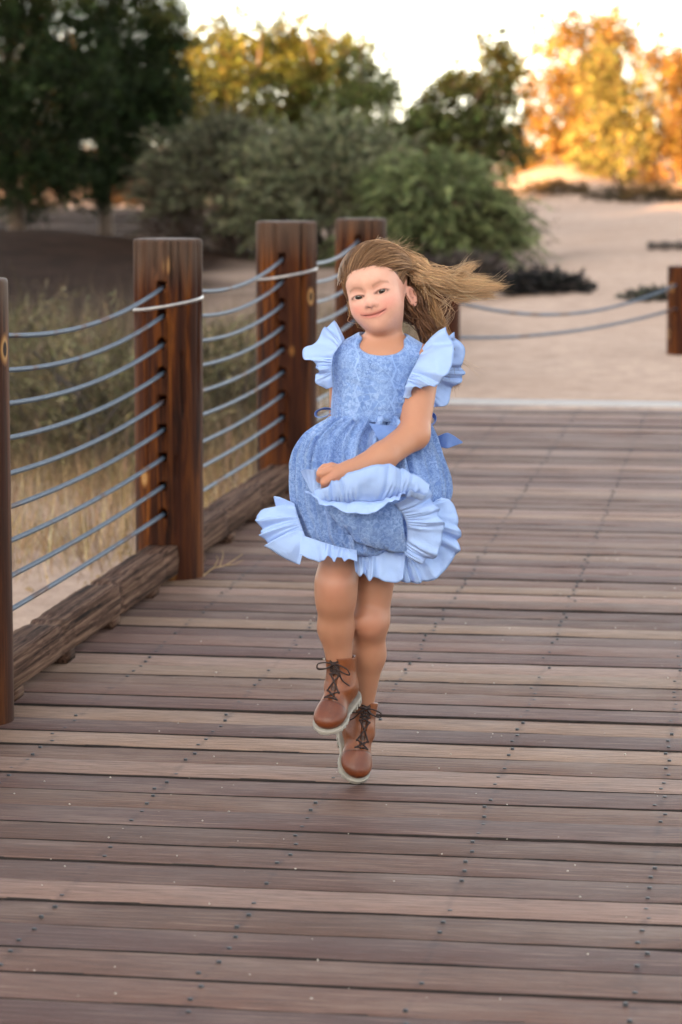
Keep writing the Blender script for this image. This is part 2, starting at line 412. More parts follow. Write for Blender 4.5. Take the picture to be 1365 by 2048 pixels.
def mat_leather():
    m, nt, b, o = new_mat('tan_leather'); n = N(nt); p = n.coord()
    a = n.noise(p, 26, 4, 0.6); f = n.noise(p, 260, 3, 0.6)
    c = n.mix(n.ramp(a, [(0.3, (0, 0, 0)), (0.7, (1,) * 3)]), (0.12, 0.030, 0.008), (0.21, 0.058, 0.014))
    c = n.mix(n.ramp(f, [(0.6, (0, 0, 0)), (0.8, (0.35,) * 3)]), c, (0.26, 0.10, 0.045))
    c = n.mix(1.0, c, n.tint(), 'MULTIPLY')
    n.link(c, b.inputs['Base Color']); b.inputs['Roughness'].default_value = 0.42
    n.link(n.bump(n.math('ADD', n.math('MULTIPLY', a, 1.5), f), 0.3, 0.002), b.inputs['Normal'])
    return m
M = dict(plank=mat_plank(), post=mat_post(), beam=mat_beam(), cable=mat_cable(), ground=mat_ground(),
         leaf=mat_leaf('foliage'), needle=mat_leaf('needles', 0.15), straw=mat_leaf('dry_grass', 0.3, 0.7),
         bark=simple('bark', (0.10, 0.07, 0.05), 0.9, 0.45, 18, 0.8), dead=simple('dead_wood', (0.055, 0.045, 0.04), 0.9, 0.5, 25, 0.6),
         twig=simple('dry_twig', (0.38, 0.27, 0.15), 0.85, 0.3, 40, 0.3),
         concrete=simple('concrete', (0.40, 0.385, 0.37), 0.9, 0.15, 12, 0.3), strap=simple('zinc_strap', (0.36, 0.35, 0.34), 0.32, 0.15, 60, 0.1, 0.75),
         screw=simple('dark_screw', (0.014, 0.014, 0.017), 0.5, 0.3, 90), joist=simple('joist_timber', (0.05, 0.035, 0.03), 0.9, 0.3, 20),
         grit=simple('pale_grit', (0.5, 0.45, 0.38), 0.8, 0.2, 50), unseen_shade_ridge=simple('shade_ridge_earth', (0.16, 0.12, 0.085), 0.95, 0.4, 0.4, 0.3),
         skin=mat_skin(), hair=mat_hair(), lace=mat_lace(), ruffle=mat_cloth('light_blue_cotton', (0.36, 0.53, 0.85)),
         sash=mat_cloth('blue_satin_sash', (0.13, 0.245, 0.53)), leather=mat_leather(),
         lace_cord=simple('boot_lace', (0.022, 0.010, 0.008), 0.7, 0.3, 200), sole=simple('pale_rubber', (0.29, 0.275, 0.235), 0.7, 0.2, 40, 0.2))

# ================================================================= setting
TB = 0.143; BETA = math.atan(TB)
E1 = np.array([math.sin(BETA), math.cos(BETA), 0.0])                 # along the boardwalk
ALPHA = math.atan(0.155); E2 = np.array([math.cos(ALPHA), -math.sin(ALPHA), 0.0])   # along a plank
def rail(d): return np.array([-0.516 + TB * (d - 8.51), d, 0.0])
def across(x, y):                                                    # signed distance right of the rail line
    return (np.asarray(x) - (-0.516 + TB * (np.asarray(y) - 8.51))) * math.cos(BETA)

def ground_z(x, y):
    x = np.asarray(x, float); y = np.asarray(y, float)
    a = across(x, y)
    low = -0.30 + 0.02 * np.sin(x * 1.7 + y * 0.9)
    z = low * (1 - sstep(12.6, 14.0, y - 0.155 * 0 + 0.155 * (x - 0.2)) * sstep(-0.9, -0.1, a))
    z = z + 0.22 * sstep(15.5, 24, y) * (1 - sstep(-0.9, -0.1, a))      # the left side rises to the same level further on
    z = z + 0.42 * np.exp(-((x + 5.0) / 3.2) ** 2 - ((y - 33.5) / 5.0) ** 2)
    z = z + 0.9 * np.exp(-((x - 5.6) / 1.9) ** 2 - ((y - 71) / 3.4) ** 2) + 0.7 * np.exp(-((x - 8.5) / 2.0) ** 2 - ((y - 73) / 3.0) ** 2)
    z = z + 0.55 * np.exp(-((x + 5.4) / 2.2) ** 2 - ((y - 78) / 4.0) ** 2)
    z = z + sstep(14.5, 19, y) * (0.022 * np.sin(x * 2.1 + 0.6 * y) + 0.018 * np.sin(1.3 * y - 0.7 * x)) * (1 - sstep(120, 200, y))
    return z
def axis(parts): return np.unique(np.concatenate([np.linspace(*p) for p in parts]))
gx = axis([(-900, -60, 15), (-60, -12, 20), (-12, 14, 131), (14, 60, 20), (60, 900, 15)])
gy = axis([(-300, -6, 20), (-6, 20, 105), (20, 95, 190), (95, 200, 22), (200, 1500, 15)])
GX, GY = np.meshgrid(gx, gy, indexing='ij'); GZ = ground_z(GX, GY)
gv = np.stack([GX, GY, GZ], -1).reshape(-1, 3)
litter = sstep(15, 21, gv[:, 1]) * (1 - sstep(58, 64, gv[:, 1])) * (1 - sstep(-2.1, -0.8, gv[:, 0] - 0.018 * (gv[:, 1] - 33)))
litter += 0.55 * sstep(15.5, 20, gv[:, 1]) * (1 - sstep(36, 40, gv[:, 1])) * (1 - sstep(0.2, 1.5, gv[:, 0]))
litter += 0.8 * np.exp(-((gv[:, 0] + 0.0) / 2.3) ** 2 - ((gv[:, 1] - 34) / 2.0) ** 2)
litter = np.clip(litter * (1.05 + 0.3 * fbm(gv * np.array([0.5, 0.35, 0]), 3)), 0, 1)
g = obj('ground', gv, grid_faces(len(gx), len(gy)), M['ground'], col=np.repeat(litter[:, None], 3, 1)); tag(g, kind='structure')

# unseen ridge added behind the camera, sized to shade the near ground
T2 = np.array([-math.sin(SUN_AZ), -math.cos(SUN_AZ)]); S2 = np.array([T2[1], -T2[0]])
UR, HH = -85.0, 0.0
HH = (63.0 - UR) * math.tan(SUN_EL)
hu = np.linspace(-75, 45, 25); hw = np.linspace(-260, 260, 105)
HU, HW = np.meshgrid(hu, hw, indexing='ij')
prof = np.where(HU < 0, sstep(-75, 0, HU), 1 - sstep(0, 45, HU))
HZ = prof * (HH + 0.25 * np.sin(HW * 0.9) + 0.2 * np.sin(HW * 2.3 + 1) + 0.15 * np.sin(HW * 0.31)) * (1 - sstep(150, 260, np.abs(HW))) - 0.6
hv = np.stack([(UR + HU) * T2[0] + HW * S2[0], (UR + HU) * T2[1] + HW * S2[1], HZ], -1).reshape(-1, 3)
tag(obj('unseen_shade_ridge', hv, grid_faces(25, 105), M['unseen_shade_ridge']), kind='structure')

# ----- boardwalk
PITCHP = 0.1395                       # plank spacing along the walk
R2 = np.array([0.012, 5.9, 0.0])    # a point on the middle row of fixings
deck = empty('boardwalk', (rail(3.0)[0], 3.0, 0)); tag(deck, kind='structure')
XL, XR = -0.975, 2.55
def plank_mesh(seed):
    r = np.random.default_rng(seed); n = 46
    xs = np.linspace(XL, XR, n); xs[0] += r.uniform(-0.03, 0.02)
    w = 0.0650; t = 0.036; b = 0.0016
    prof = np.array([(-w, -t), (-w, -b), (-w + 0.0005, -0.0005), (-w + b, 0), (w - b, 0), (w - 0.0005, -0.0005), (w, -b), (w, -t)])
    V = np.zeros((n, 8, 3)); V[:, :, 0] = xs[:, None]
    e1 = 0.0011 * np.cumsum(r.normal(size=n)) * 0.3; e2 = 0.0011 * np.cumsum(r.normal(size=n)) * 0.3
    j = r.normal(size=(n, 2)) * 0.0006
    V[:, :, 1] = prof[None, :, 0]; V[:, :4, 1] += (e1 + j[:, 0])[:, None]; V[:, 4:, 1] += (e2 + j[:, 1])[:, None]
    V[:, :, 2] = prof[None, :, 1] + 0.0012 * np.sin(xs * r.uniform(1, 3) + r.uniform(0, 6))[:, None]
    V[:, 3:5, 2] += r.normal(size=(n, 2)) * 0.0004
    F = [tuple(q) for q in grid_faces(n, 8, closed_v=True)] + [tuple(range(8)), tuple(range((n - 1) * 8, n * 8))[::-1]]
    return mesh_data('plank', V.reshape(-1, 3), F, smooth=False)
PM = [plank_mesh(k) for k in range(7)]
GAP_SIDE = simple('gap_shade_board_edge', (0.018, 0.013, 0.011), 0.95, 0.3, 40)  # near-black board sides: shade of the gaps put into the colour
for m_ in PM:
    m_.materials.append(M['plank']); m_.materials.append(GAP_SIDE)
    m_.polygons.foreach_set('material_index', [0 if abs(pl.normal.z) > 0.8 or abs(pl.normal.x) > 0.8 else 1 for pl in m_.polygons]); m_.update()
PALE, MIDC, DARK = np.array([0.42, 0.265, 0.185]), np.array([0.235, 0.130, 0.093]), np.array([0.135, 0.071, 0.055])
rp = random.Random(3); k0 = int((3.0 - 5.9) / PITCHP); k1 = int(round((14.0 - 5.9) / (PITCHP * math.cos(BETA))))
screws = []
for k in range(k0, k1 + 1):
    p = bpy.data.objects.new('plank', PM[rp.randrange(7)]); COL.objects.link(p); p.parent = deck
    c = R2 + E1 * (k * PITCHP)
    p.location = Vector(c - ORI[deck.name]) + Vector((0, 0, rp.uniform(-0.0018, 0.0018)))
    p.rotation_euler = (rp.uniform(-0.008, 0.008), 0, -ALPHA + rp.uniform(-0.0012, 0.0012))
    u = rp.random(); q = rp.random()
    base = PALE * (0.85 + 0.25 * q) if u < 0.24 else (MIDC * (0.85 + 0.3 * q) if u < 0.66 else DARK * (0.9 + 0.35 * q))
    base = base * np.array([1, 1 + rp.uniform(-0.05, 0.04), 1 + rp.uniform(-0.06, 0.08)])
    p.color = (*base, 1)
    for row in range(-2, 8):
        for s_ in (-1, 1):
            if rp.random() < 0.8:
                x_ = row * 0.335 + rp.gauss(0, 0.006) + (k * 0.0); y_ = s_ * 0.034 + rp.gauss(0, 0.005)
                e2n = np.array([math.sin(ALPHA), math.cos(ALPHA), 0])
                screws.append(c + E2 * x_ + e2n * y_ + np.array([0, 0, 0.0012]))
parts = []
for s_ in screws:
    a = np.linspace(0, 2 * PI, 7, endpoint=False) ; rr = 0.0042
    ring = np.stack([s_[0] + rr * np.cos(a), s_[1] + rr * np.sin(a), np.full(7, s_[2] + 0.001)], 1)
    low = ring.copy(); low[:, 2] -= 0.006
    parts.append((np.concatenate([ring, low]), [tuple(range(7))] + [(i, i + 7, (i + 1) % 7 + 7, (i + 1) % 7) for i in range(7)]))
v, f = merge(parts); tag(obj('screw_heads', v, f, M['screw'], deck), kind='stuff')
for row in range(-2, 8):
    a = R2 + E2 * (row * 0.335 - 0.0) + E1 * -2.9; b_ = a + E1 * (14.05 - 3.0)
    c = (a + b_) / 2; c[2] = -0.115
    v, f = box(c, (np.cross(E1, (0, 0, 1)), E1, (0, 0, 1)), (0.025, np.linalg.norm(b_ - a) / 2, 0.075)); obj('joist', v, f, M['joist'], deck)
# grit lying on the boards
parts = []
for i in range(220):
    d = 4.2 + 5.0 * RNG.random() ** 1.3; x = -0.6 + 1.7 * RNG.random() + 0.14 * (d - 6)
    r = RNG.uniform(0.0008, 0.0024) * (1 if RNG.random() < 0.94 else 1.7); c = np.array([x, d, 0.0015 + r * 0.6])
    vv = np.array([(1, 0, 0), (-1, 0, 0), (0, 1, 0), (0, -1, 0), (0, 0, 0.8), (0, 0, -0.8)]) * r * RNG.uniform(0.7, 1.3, (6, 3)) + c
    parts.append((vv, [(0, 2, 4), (2, 1, 4), (1, 3, 4), (3, 0, 4), (2, 0, 5), (1, 2, 5), (3, 1, 5), (0, 3, 5)]))
v, f = merge(parts); tag(obj('grit', v, f, M['grit']), 'pale grit scattered over the planks', kind='stuff')
# concrete sill at the far end of the boards
c = R2 + E1 * ((k1 + 0.5) * PITCHP + 0.14) + E2 * 0.75
v, f = box(c + np.array([0, 0, -0.07]), (E2, np.array([math.sin(ALPHA), math.cos(ALPHA), 0]), (0, 0, 1)), (2.1, 0.13, 0.078))
tag(obj('concrete_sill', v, f, M['concrete']), kind='structure')

# ----- cable railing along the left of the boardwalk
HOLES = [0.88 - k * 0.085 for k in range(9)]
POSTS = [(6.33, -0.014, 0.102, 0.998), (8.51, 0, 0.103, 1.014), (10.69, 0.0, 0.113, 1.008), (12.7, 0.005, 0.115, 0.967), ]
def add_post(parent, c, r, h, seed, holes=(), hole_dirs=(), zb=-0.3):
    rs = np.random.default_rng(seed); na = 112; zs = np.concatenate([np.linspace(zb, -0.02, 6), np.linspace(0, h - 0.016, int(150 * h)), [h - 0.010, h - 0.005, h - 0.0015, h, h]])
    a = np.linspace(0, 2 * PI, na, endpoint=False)
    A, Z = np.meshgrid(a, zs, indexing='ij')
    R = r * (1 + 0.006 * np.sin(2 * A + rs.uniform(0, 6)) + 0.004 * np.sin(3 * A + Z * 2) + 0.003 * np.sin(9 * A + Z * 3 + rs.uniform(0, 6)))
    for k in range(20):                                             # drying checks
        a0 = rs.uniform(0, 2 * PI); ln = rs.uniform(0.12, 0.75) * h if k < 14 else rs.uniform(0.1, 0.3) * h
        z1 = h + 0.05 if k < 14 else rs.uniform(0.3, 0.9) * h
        dep = rs.uniform(0.008, 0.018); aw = rs.uniform(0.028, 0.05)
        ac = a0 + 0.06 * np.sin(Z * 5 + k) + 0.03 * (Z - h)
        da = (A - ac + PI) % (2 * PI) - PI
        R = R - dep * np.exp(-(da / aw) ** 2) * sstep(z1 - ln, z1 - ln * 0.6, Z) * (1 - sstep(z1 - 0.03, z1, Z) * (k >= 14))
    top = np.array([0.002, 0.005, 0.009, 0.018])
    R[:, -4] -= 0.001; R[:, -3] -= 0.0035; R[:, -2] -= 0.008 + 0.003 * rs.random(na); R[:, -1] = 0.0005
    for hz in holes:
        for hd in hole_dirs:
            da = (A - hd + PI) % (2 * PI) - PI
            R = np.where((da * r) ** 2 + (Z - hz) ** 2 < 0.0125 ** 2, r - 0.04, R)
    V = np.stack([c[0] + R * np.cos(A), c[1] + R * np.sin(A), Z + 0 * A], -1).reshape(-1, 3)
    return obj('post', V, grid_faces(na, len(zs), closed_u=True), M['post'], parent)
fence = empty('cable_railing', tuple(rail(6.33)))
tag(fence, 'wooden post railing with nine sagging steel cables per bay along the left of the boardwalk', 'railing')
ad = math.atan2(E1[1], E1[0])
pobj = []
def set_origin(o, c):   # give a post its own origin at its base, so its grain is its own
    me = o.data; off = np.array(c) - ORI[o.name]
    n = len(me.vertices); co = np.empty(n * 3, np.float32); me.vertices.foreach_get('co', co)
    co = co.reshape(-1, 3) - off.astype(np.float32); me.vertices.foreach_set('co', co.ravel()); me.update()
    o.location = Vector(off) + Vector(o.location); ORI[o.name] = np.array(c, float)
for i, (d, dx, r, h) in enumerate(POSTS):
    c = rail(d) + np.array([dx, 0, 0])
    o = add_post(fence, c, r, h, 20 + i, HOLES, (ad + PI, ad) if i else (ad,)); set_origin(o, c); pobj.append(o)
    if i in (1, 2):
        a = np.linspace(0, 2 * PI, 65); rr = r * 1.012 + 0.0015
        zc = {1: 0.822, 2: 0.812}[i]
        tilt = 0.018 if i == 1 else 0.02
        V = []
        for q in a:
            z = zc + tilt * math.cos(q - 0.2); x = c[0] + rr * math.cos(q); y = c[1] + rr * math.sin(q)
            V += [(x, y, z - 0.0052), (x, y, z + 0.0052)]
        so = obj('strap', V, grid_faces(65, 2), M['strap'], o)
        md = so.modifiers.new('thickness', 'SOLIDIFY'); md.thickness = 0.003
def cable_path(a, b, sag, n):
    t = np.linspace(0, 1, n)[:, None]; P = a + (b - a) * t; P[:, 2] -= (4 * sag * t * (1 - t))[:, 0]; return P
ends = [rail(d) + np.array([dx, 0, 0]) for d, dx, r, h in POSTS] + [np.array([0.545, 15.4, 0])]
first = rail(4.1)
for bay in range(-1, 3):
    a0 = first if bay < 0 else ends[bay]; b0 = ends[bay + 1]
    for k, z in enumerate(HOLES):
        s_ = (0.062 - 0.0068 * k) * (1 if bay <= 0 else 0.95 + 0.1 * RNG.random())
        a = a0 + np.array([0, 0, z + RNG.normal() * 0.003]); b = b0 + np.array([0, 0, z])
        n = 860 if bay == 0 else (420 if bay == 1 else 60)
        tw = (6, 0.42, 0.078) if bay in (0, 1) else None
        v, f = tube(cable_path(a, b, max(s_, 0.003), n), 0.0068, 18 if tw else 8, twist=tw)
        obj('cable', v, f, M['cable'], fence)
# weathered kerb beams on spacer blocks between the posts
def kerb(a, b, seed):
    r = np.random.default_rng(seed); n = 60; t = np.linspace(0, 1, n)
    hw, h0, h1 = 0.046, 0.026, 0.108
    prof = np.array([(-hw, h0), (-hw, 0.066), (-hw, h1 - 0.003), (-hw + 0.003, h1), (-0.02, h1 - 0.001), (0.0, h1), (0.02, h1 - 0.001), (hw - 0.003, h1), (hw, h1 - 0.003), (hw, 0.066), (hw, h0 + 0.002), (hw - 0.002, h0)])
    m = len(prof); side = np.cross(E1, (0, 0, 1))
    V = np.zeros((n, m, 3))
    no = np.cumsum(r.normal(size=(n, m)), 0) * 0.0002 + r.normal(size=(n, m)) * 0.0005
    for i in range(n):
        nick = 0.0
        for (tc, w_, dp) in [(0.28, 0.012, 0.012), (0.33, 0.02, 0.006), (0.61, 0.01, 0.014), (0.68, 0.03, 0.005), (0.9, 0.015, 0.006)]:
            nick += 0.55 * dp * math.exp(-((t[i] - tc - 0.02 * (seed % 3)) / w_) ** 2)
        c = a + (b - a) * t[i]
        for j in range(m):
            x, z = prof[j]; top = 1.0 if z > 0.09 else 0.0
            V[i, j] = c + side * (x - np.sign(x) * nick * 0.8 * (abs(x) > 0.03) + no[i, j]) + np.array([0, 0, z + no[i, (j + 3) % m] * 1.2 - nick * top])
    F = [tuple(q) for q in grid_faces(n, m, closed_v=True)] + [tuple(range(m)), tuple(range((n - 1) * m, n * m))[::-1]]
    o = obj('kerb_beam', V.reshape(-1, 3), F, M['beam'], fence, smooth=False)
    L = np.linalg.norm(b - a)
    for q in np.arange(0.15, L, 0.52):
        c = a + E1 * q + side * 0.006
        v, f = box(c + np.array([0, 0, 0.013]), (side, E1, (0, 0, 1)), (0.047, 0.045, 0.0125)); obj('spacer_block', v, f, M['beam'], o)
cs = [first] + ends[:4]
rads = [0.1] + [p[2] for p in POSTS]
for i in range(4):
    a = cs[i] + E1 * (rads[i] * 0.97); b = cs[i + 1] - E1 * (rads[i + 1] * 0.96)
    kerb(a, b, i)
# ----- low two-rope fence beyond the boards
low = empty('rope_fence', (0.545, 15.4, 0)); tag(low, 'low fence of short brown posts and two slack ropes beyond the end of the boards', 'fence')
lp = [(np.array([0.545, 15.4, 0.0]), 0.098, 0.57), (np.array([2.09, 17.4, 0.0]), 0.1, 0.56)]
for i, (c, r, h) in enumerate(lp):
    o = add_post(low, c, r, h, 40 + i); set_origin(o, c)
for za, zb, sg in ((0.475, 0.47, 0.145), (0.26, 0.315, 0.062)):
    v, f = tube(cable_path(lp[0][0] + [0, 0, za], lp[1][0] + [0, 0, zb], sg, 60), 0.0092, 8); obj('rope', v, f, M['cable'], low)

# ================================================================= vegetation
def unit(n): 
    d = RNG.normal(size=(n, 3)); return d / np.linalg.norm(d, axis=1)[:, None]
def leaf_cards(P, D, L, W, bend=0.0):
    """diamond leaves at P pointing along D; L, W arrays"""
    n = len(P); R = unit(n); S = np.cross(D, R); S /= np.linalg.norm(S, axis=1)[:, None] + 1e-9
    L = np.broadcast_to(L, (n,))[:, None]; W = np.broadcast_to(W, (n,))[:, None]
    Nn = np.cross(D, S)
    V = np.stack([P - D * L * 0.5, P + S * W * 0.5 + Nn * W * 0.15, P + D * L * 0.5, P - S * W * 0.5 + Nn * W * 0.15], 1)
    F = np.arange(n * 4).reshape(n, 4)
    return V.reshape(-1, 3), F
def leaf_col(n, c, var=0.3, hue=0.12):
    k = np.exp(RNG.normal(size=n) * var)[:, None] * np.asarray(c)[None]
    k = k * (1 + hue * RNG.normal(size=(n, 3)))
    return np.repeat(np.clip(k, 0.004, 0.8), 4, 0)
def limbs(base, tips, r0, r1, wob=0.08):
    parts = []
    for tp in tips:
        base = np.asarray(base); tp = np.asarray(tp); m = base * 0.45 + tp * 0.55; m = m + RNG.normal(size=3) * wob * np.linalg.norm(tp - base)
        parts.append(tube(catmull([base, m, tp], 9), np.linspace(r0, r1, 9), 6))
    return merge(parts)
def tree(name, label, cat, base, blobs, tufts, leaves, size, colr, group=None, trunk_r=0.09, sig=0.10, dry=0.0, needle=False, jitter=1.0):
    """blobs: (x, y, z, rx, rz) in metres relative to base"""
    base = np.asarray(base, float)
    t = empty(name, tuple(base)); tag(t, label, cat, group)
    C = []; Cc = []
    tot = sum(b[3] ** 2 for b in blobs)
    for (x, y, z, rx, rz) in blobs:
        n = max(6, int(tufts * rx * rx / tot)); d = unit(n); d[:, 2] = np.abs(d[:, 2]) * np.where(RNG.random(n) < 0.72, 1, -1)
        rad = RNG.uniform(0.45, 1.06, n) ** 0.7
        so = RNG.random(n) < 0.24 * jitter; rad = np.where(so, RNG.uniform(1.05, 1.65, n), rad); d[:, 2] = np.where(so, np.abs(d[:, 2]) * 1.1, d[:, 2])
        C.append(base + np.array([x, y, z]) + d * rad[:, None] * np.array([rx, rx * 0.9, rz]))
    C = np.concatenate(C); n = len(C)
    tone = np.exp(RNG.normal(size=n) * 0.42)
    per = int(leaves * 0.62) // n
    P = np.repeat(C, per, 0) + RNG.normal(size=(n * per, 3)) * sig * np.array([0.8, 0.8, 1.1]) * np.repeat(RNG.uniform(0.6, 1.4, n), per)[:, None]
    D = unit(len(P)); D[:, 2] += 0.35; D /= np.linalg.norm(D, axis=1)[:, None]
    sz = size * RNG.uniform(0.6, 1.5, len(P))
    v, f = leaf_cards(P, D, sz, sz * (0.16 if needle else 0.5))
    cc = leaf_col(len(P), colr) * np.repeat(np.repeat(tone, per), 4)[:, None]
    crown = obj('crown', v, f, M['needle'] if needle else M['leaf'], t, col=cc, smooth=False)
    zt = max(b[2] for b in blobs)
    top = base + np.array([blobs[0][0] * 0.5, 0, zt * 0.8])
    tv = [tube(catmull([base - [0, 0, 0.2], base + (top - base) * 0.4 + RNG.normal(size=3) * 0.06, top], 12), np.linspace(trunk_r, trunk_r * 0.25, 12), 8)]
    for b in blobs:
        s0 = base + (top - base) * RNG.uniform(0.15, 0.55); tv.append(limbs(s0, [base + np.array(b[:3]) + RNG.normal(size=3) * 0.1 for _ in range(2)], trunk_r * 0.45, 0.012))
    v, f = merge(tv); obj('trunk', v, f, M['bark'], t)
    return t
def pxblob(base, d, lst):
    """blob list given as (px, py, rx_px, rz_px, dy) -> metres relative to base"""
    out = []
    for px, py, rx, rz, dy in lst:
        p = at(px, py, d + dy) - np.asarray(base); s = FPX / d
        out.append((p[0], p[1], p[2], rx / s, rz / s))
    return out
def gpoint(px, d):
    x = (px - IMW / 2) / FPX * d; return np.array([x, d, float(ground_z(x, d))])

GOLD = (0.18, 0.108, 0.034); OLIVE = (0.085, 0.088, 0.024); PINE = (0.013, 0.021, 0.008); SAGE = (0.135, 0.145, 0.086)
# sunlit trees on the right
b = gpoint(1150, 72); tree('tamarisk_tree', 'tall sunlit golden tree right of the dark tree, against the sky', 'tree', b,
     pxblob(b, 72, [(1160, 110, 95, 80, 0), (1110, 200, 75, 65, -.6), (1075, 290, 55, 60, -.9), (1190, 190, 80, 70, -.3), (1120, 320, 75, 55, -.7), (1210, 90, 60, 55, .8), (1180, 280, 60, 60, -.4), (1060, 350, 40, 40, -.8)]), 620, 34000, 0.105, GOLD, 'sunlit trees beyond the sand', 0.12, 0.13)
b = gpoint(1235, 69); tree('tamarisk_tree', 'lower sunlit golden tree between the two taller golden trees', 'tree', b,
     pxblob(b, 69, [(1200, 150, 45, 55, -.3), (1225, 215, 60, 60, -.4), (1245, 300, 70, 60, .2), (1200, 330, 45, 45, .3)]), 360, 20000, 0.10, (0.15, 0.13, 0.045), 'sunlit trees beyond the sand', 0.09, 0.12)
b = gpoint(1350, 70); tree('tamarisk_tree', 'sunlit golden tree cut by the right edge of the photo', 'tree', b,
     pxblob(b, 70, [(1330, 160, 65, 65, 0), (1390, 170, 80, 70, .2), (1335, 250, 70, 60, -.5), (1400, 290, 90, 65, -.2), (1325, 330, 55, 40, -.5), (1450, 200, 80, 90, 0)]), 560, 32000, 0.105, GOLD, 'sunlit trees beyond the sand', 0.12, 0.13)
b = gpoint(70, 78); tree('tamarisk_tree', 'sunlit golden tree glimpsed through gaps in the dark corner pine', 'tree', b,
     pxblob(b, 78, [(40, 120, 80, 70, 0), (110, 150, 70, 70, 0), (20, 220, 70, 70, 0), (120, 260, 80, 70, 0), (260, 230, 60, 60, 0), (270, 330, 50, 50, 0), (60, 330, 80, 50, 0)]), 300, 15000, 0.11, GOLD, 'sunlit trees beyond the sand', 0.1, 0.13)
# mid distance trees
MG = 'mid distance trees behind the grey-green bush'
b = gpoint(450, 48); tree('desert_tree', 'green tree with sunlit yellow top just right of the dark pine', 'tree', b,
     pxblob(b, 48, [(430, 130, 60, 50, 0), (490, 120, 50, 50, .4), (385, 82, 20, 36, 0), (425, 58, 20, 38, .1), (478, 48, 18, 40, .2), (455, 90, 26, 36, 0), (522, 70, 18, 34, 0), (355, 112, 20, 30, .3), (400, 190, 75, 60, -.3), (480, 190, 80, 60, -.5), (370, 260, 70, 60, 0), (450, 270, 80, 50, -.2), (340, 150, 40, 50, .5)]), 560, 24000, 0.085, OLIVE, MG, 0.08, 0.085)
b = gpoint(600, 49); tree('desert_tree', 'green tree with ragged sunlit yellow top in the middle of the tree line', 'tree', b,
     pxblob(b, 49, [(560, 110, 42, 42, 0), (620, 125, 60, 50, .2), (660, 115, 36, 42, .5), (545, 72, 17, 32, 0), (572, 62, 16, 34, .2), (604, 62, 18, 36, 0), (636, 82, 16, 32, .1), (664, 62, 15, 40, .2), (690, 95, 15, 30, .3), (580, 180, 75, 60, -.3), (650, 190, 70, 55, -.2), (610, 250, 90, 45, 0)]), 540, 23000, 0.085, OLIVE, MG, 0.08, 0.085)
b = gpoint(735, 47.5); tree('desert_tree', 'thin-topped dark green tree left of the bright gap of sky', 'tree', b,
     pxblob(b, 47.5, [(730, 90, 16, 45, 0), (700, 140, 40, 50, .2), (755, 165, 42, 45, .1), (720, 215, 65, 45, -.3), (780, 200, 22, 30, 0), (700, 270, 70, 40, 0)]), 330, 13000, 0.08, (0.085, 0.10, 0.036), MG, 0.06, 0.075)
b = gpoint(945, 42); tree('desert_tree', 'dark green tree right of the bright gap of sky, in front of the golden trees', 'tree', b,
     pxblob(b, 42, [(990, 135, 45, 45, 0), (930, 190, 50, 45, .2), (1000, 220, 45, 60, 0), (880, 210, 35, 40, .4), (940, 270, 75, 50, -.2), (1000, 310, 50, 45, 0), (860, 270, 45, 35, 0), (905, 165, 17, 30, .1), (966, 108, 15, 32, 0), (1006, 96, 15, 30, .1), (866, 196, 17, 26, .3), (1030, 160, 20, 30, 0), (835, 245, 28, 24, .2), (880, 300, 60, 40, 0), (815, 285, 40, 25, .3)]), 560, 22000, 0.08, (0.065, 0.072, 0.026), MG, 0.07, 0.075)
# dark pines on the left
b = gpoint(40, 37); tree('pine_tree', 'big dark pine filling the top left corner', 'tree', b,
     pxblob(b, 37, [(0, 120, 130, 110, 0), (110, 60, 110, 90, .2), (20, 280, 130, 90, -.4), (120, 200, 120, 90, -.3), (-80, 220, 120, 120, 0), (60, 370, 120, 55, -.2), (60, -60, 120, 90, 0), (-60, -20, 120, 100, 0)]), 1300, 76000, 0.12, PINE, 'dark pines on the left', 0.13, 0.10, needle=True)
b = gpoint(215, 38.5); tree('pine_tree', 'dark pine with branches reaching towards the middle, right of the corner pine', 'tree', b,
     pxblob(b, 38.5, [(250, 60, 95, 70, 0), (200, 160, 110, 80, -.2), (285, 170, 90, 80, 0), (215, 270, 110, 80, -.3), (300, 270, 80, 80, .1), (180, 355, 90, 50, -.2), (230, -40, 110, 70, 0), (330, 30, 45, 30, .2), (260, 350, 60, 45, 0), (330, 110, 50, 50, .1), (310, 220, 70, 60, .2)]), 1000, 60000, 0.13, (0.016, 0.026, 0.010), 'dark pines on the left', 0.12, 0.095, needle=True)

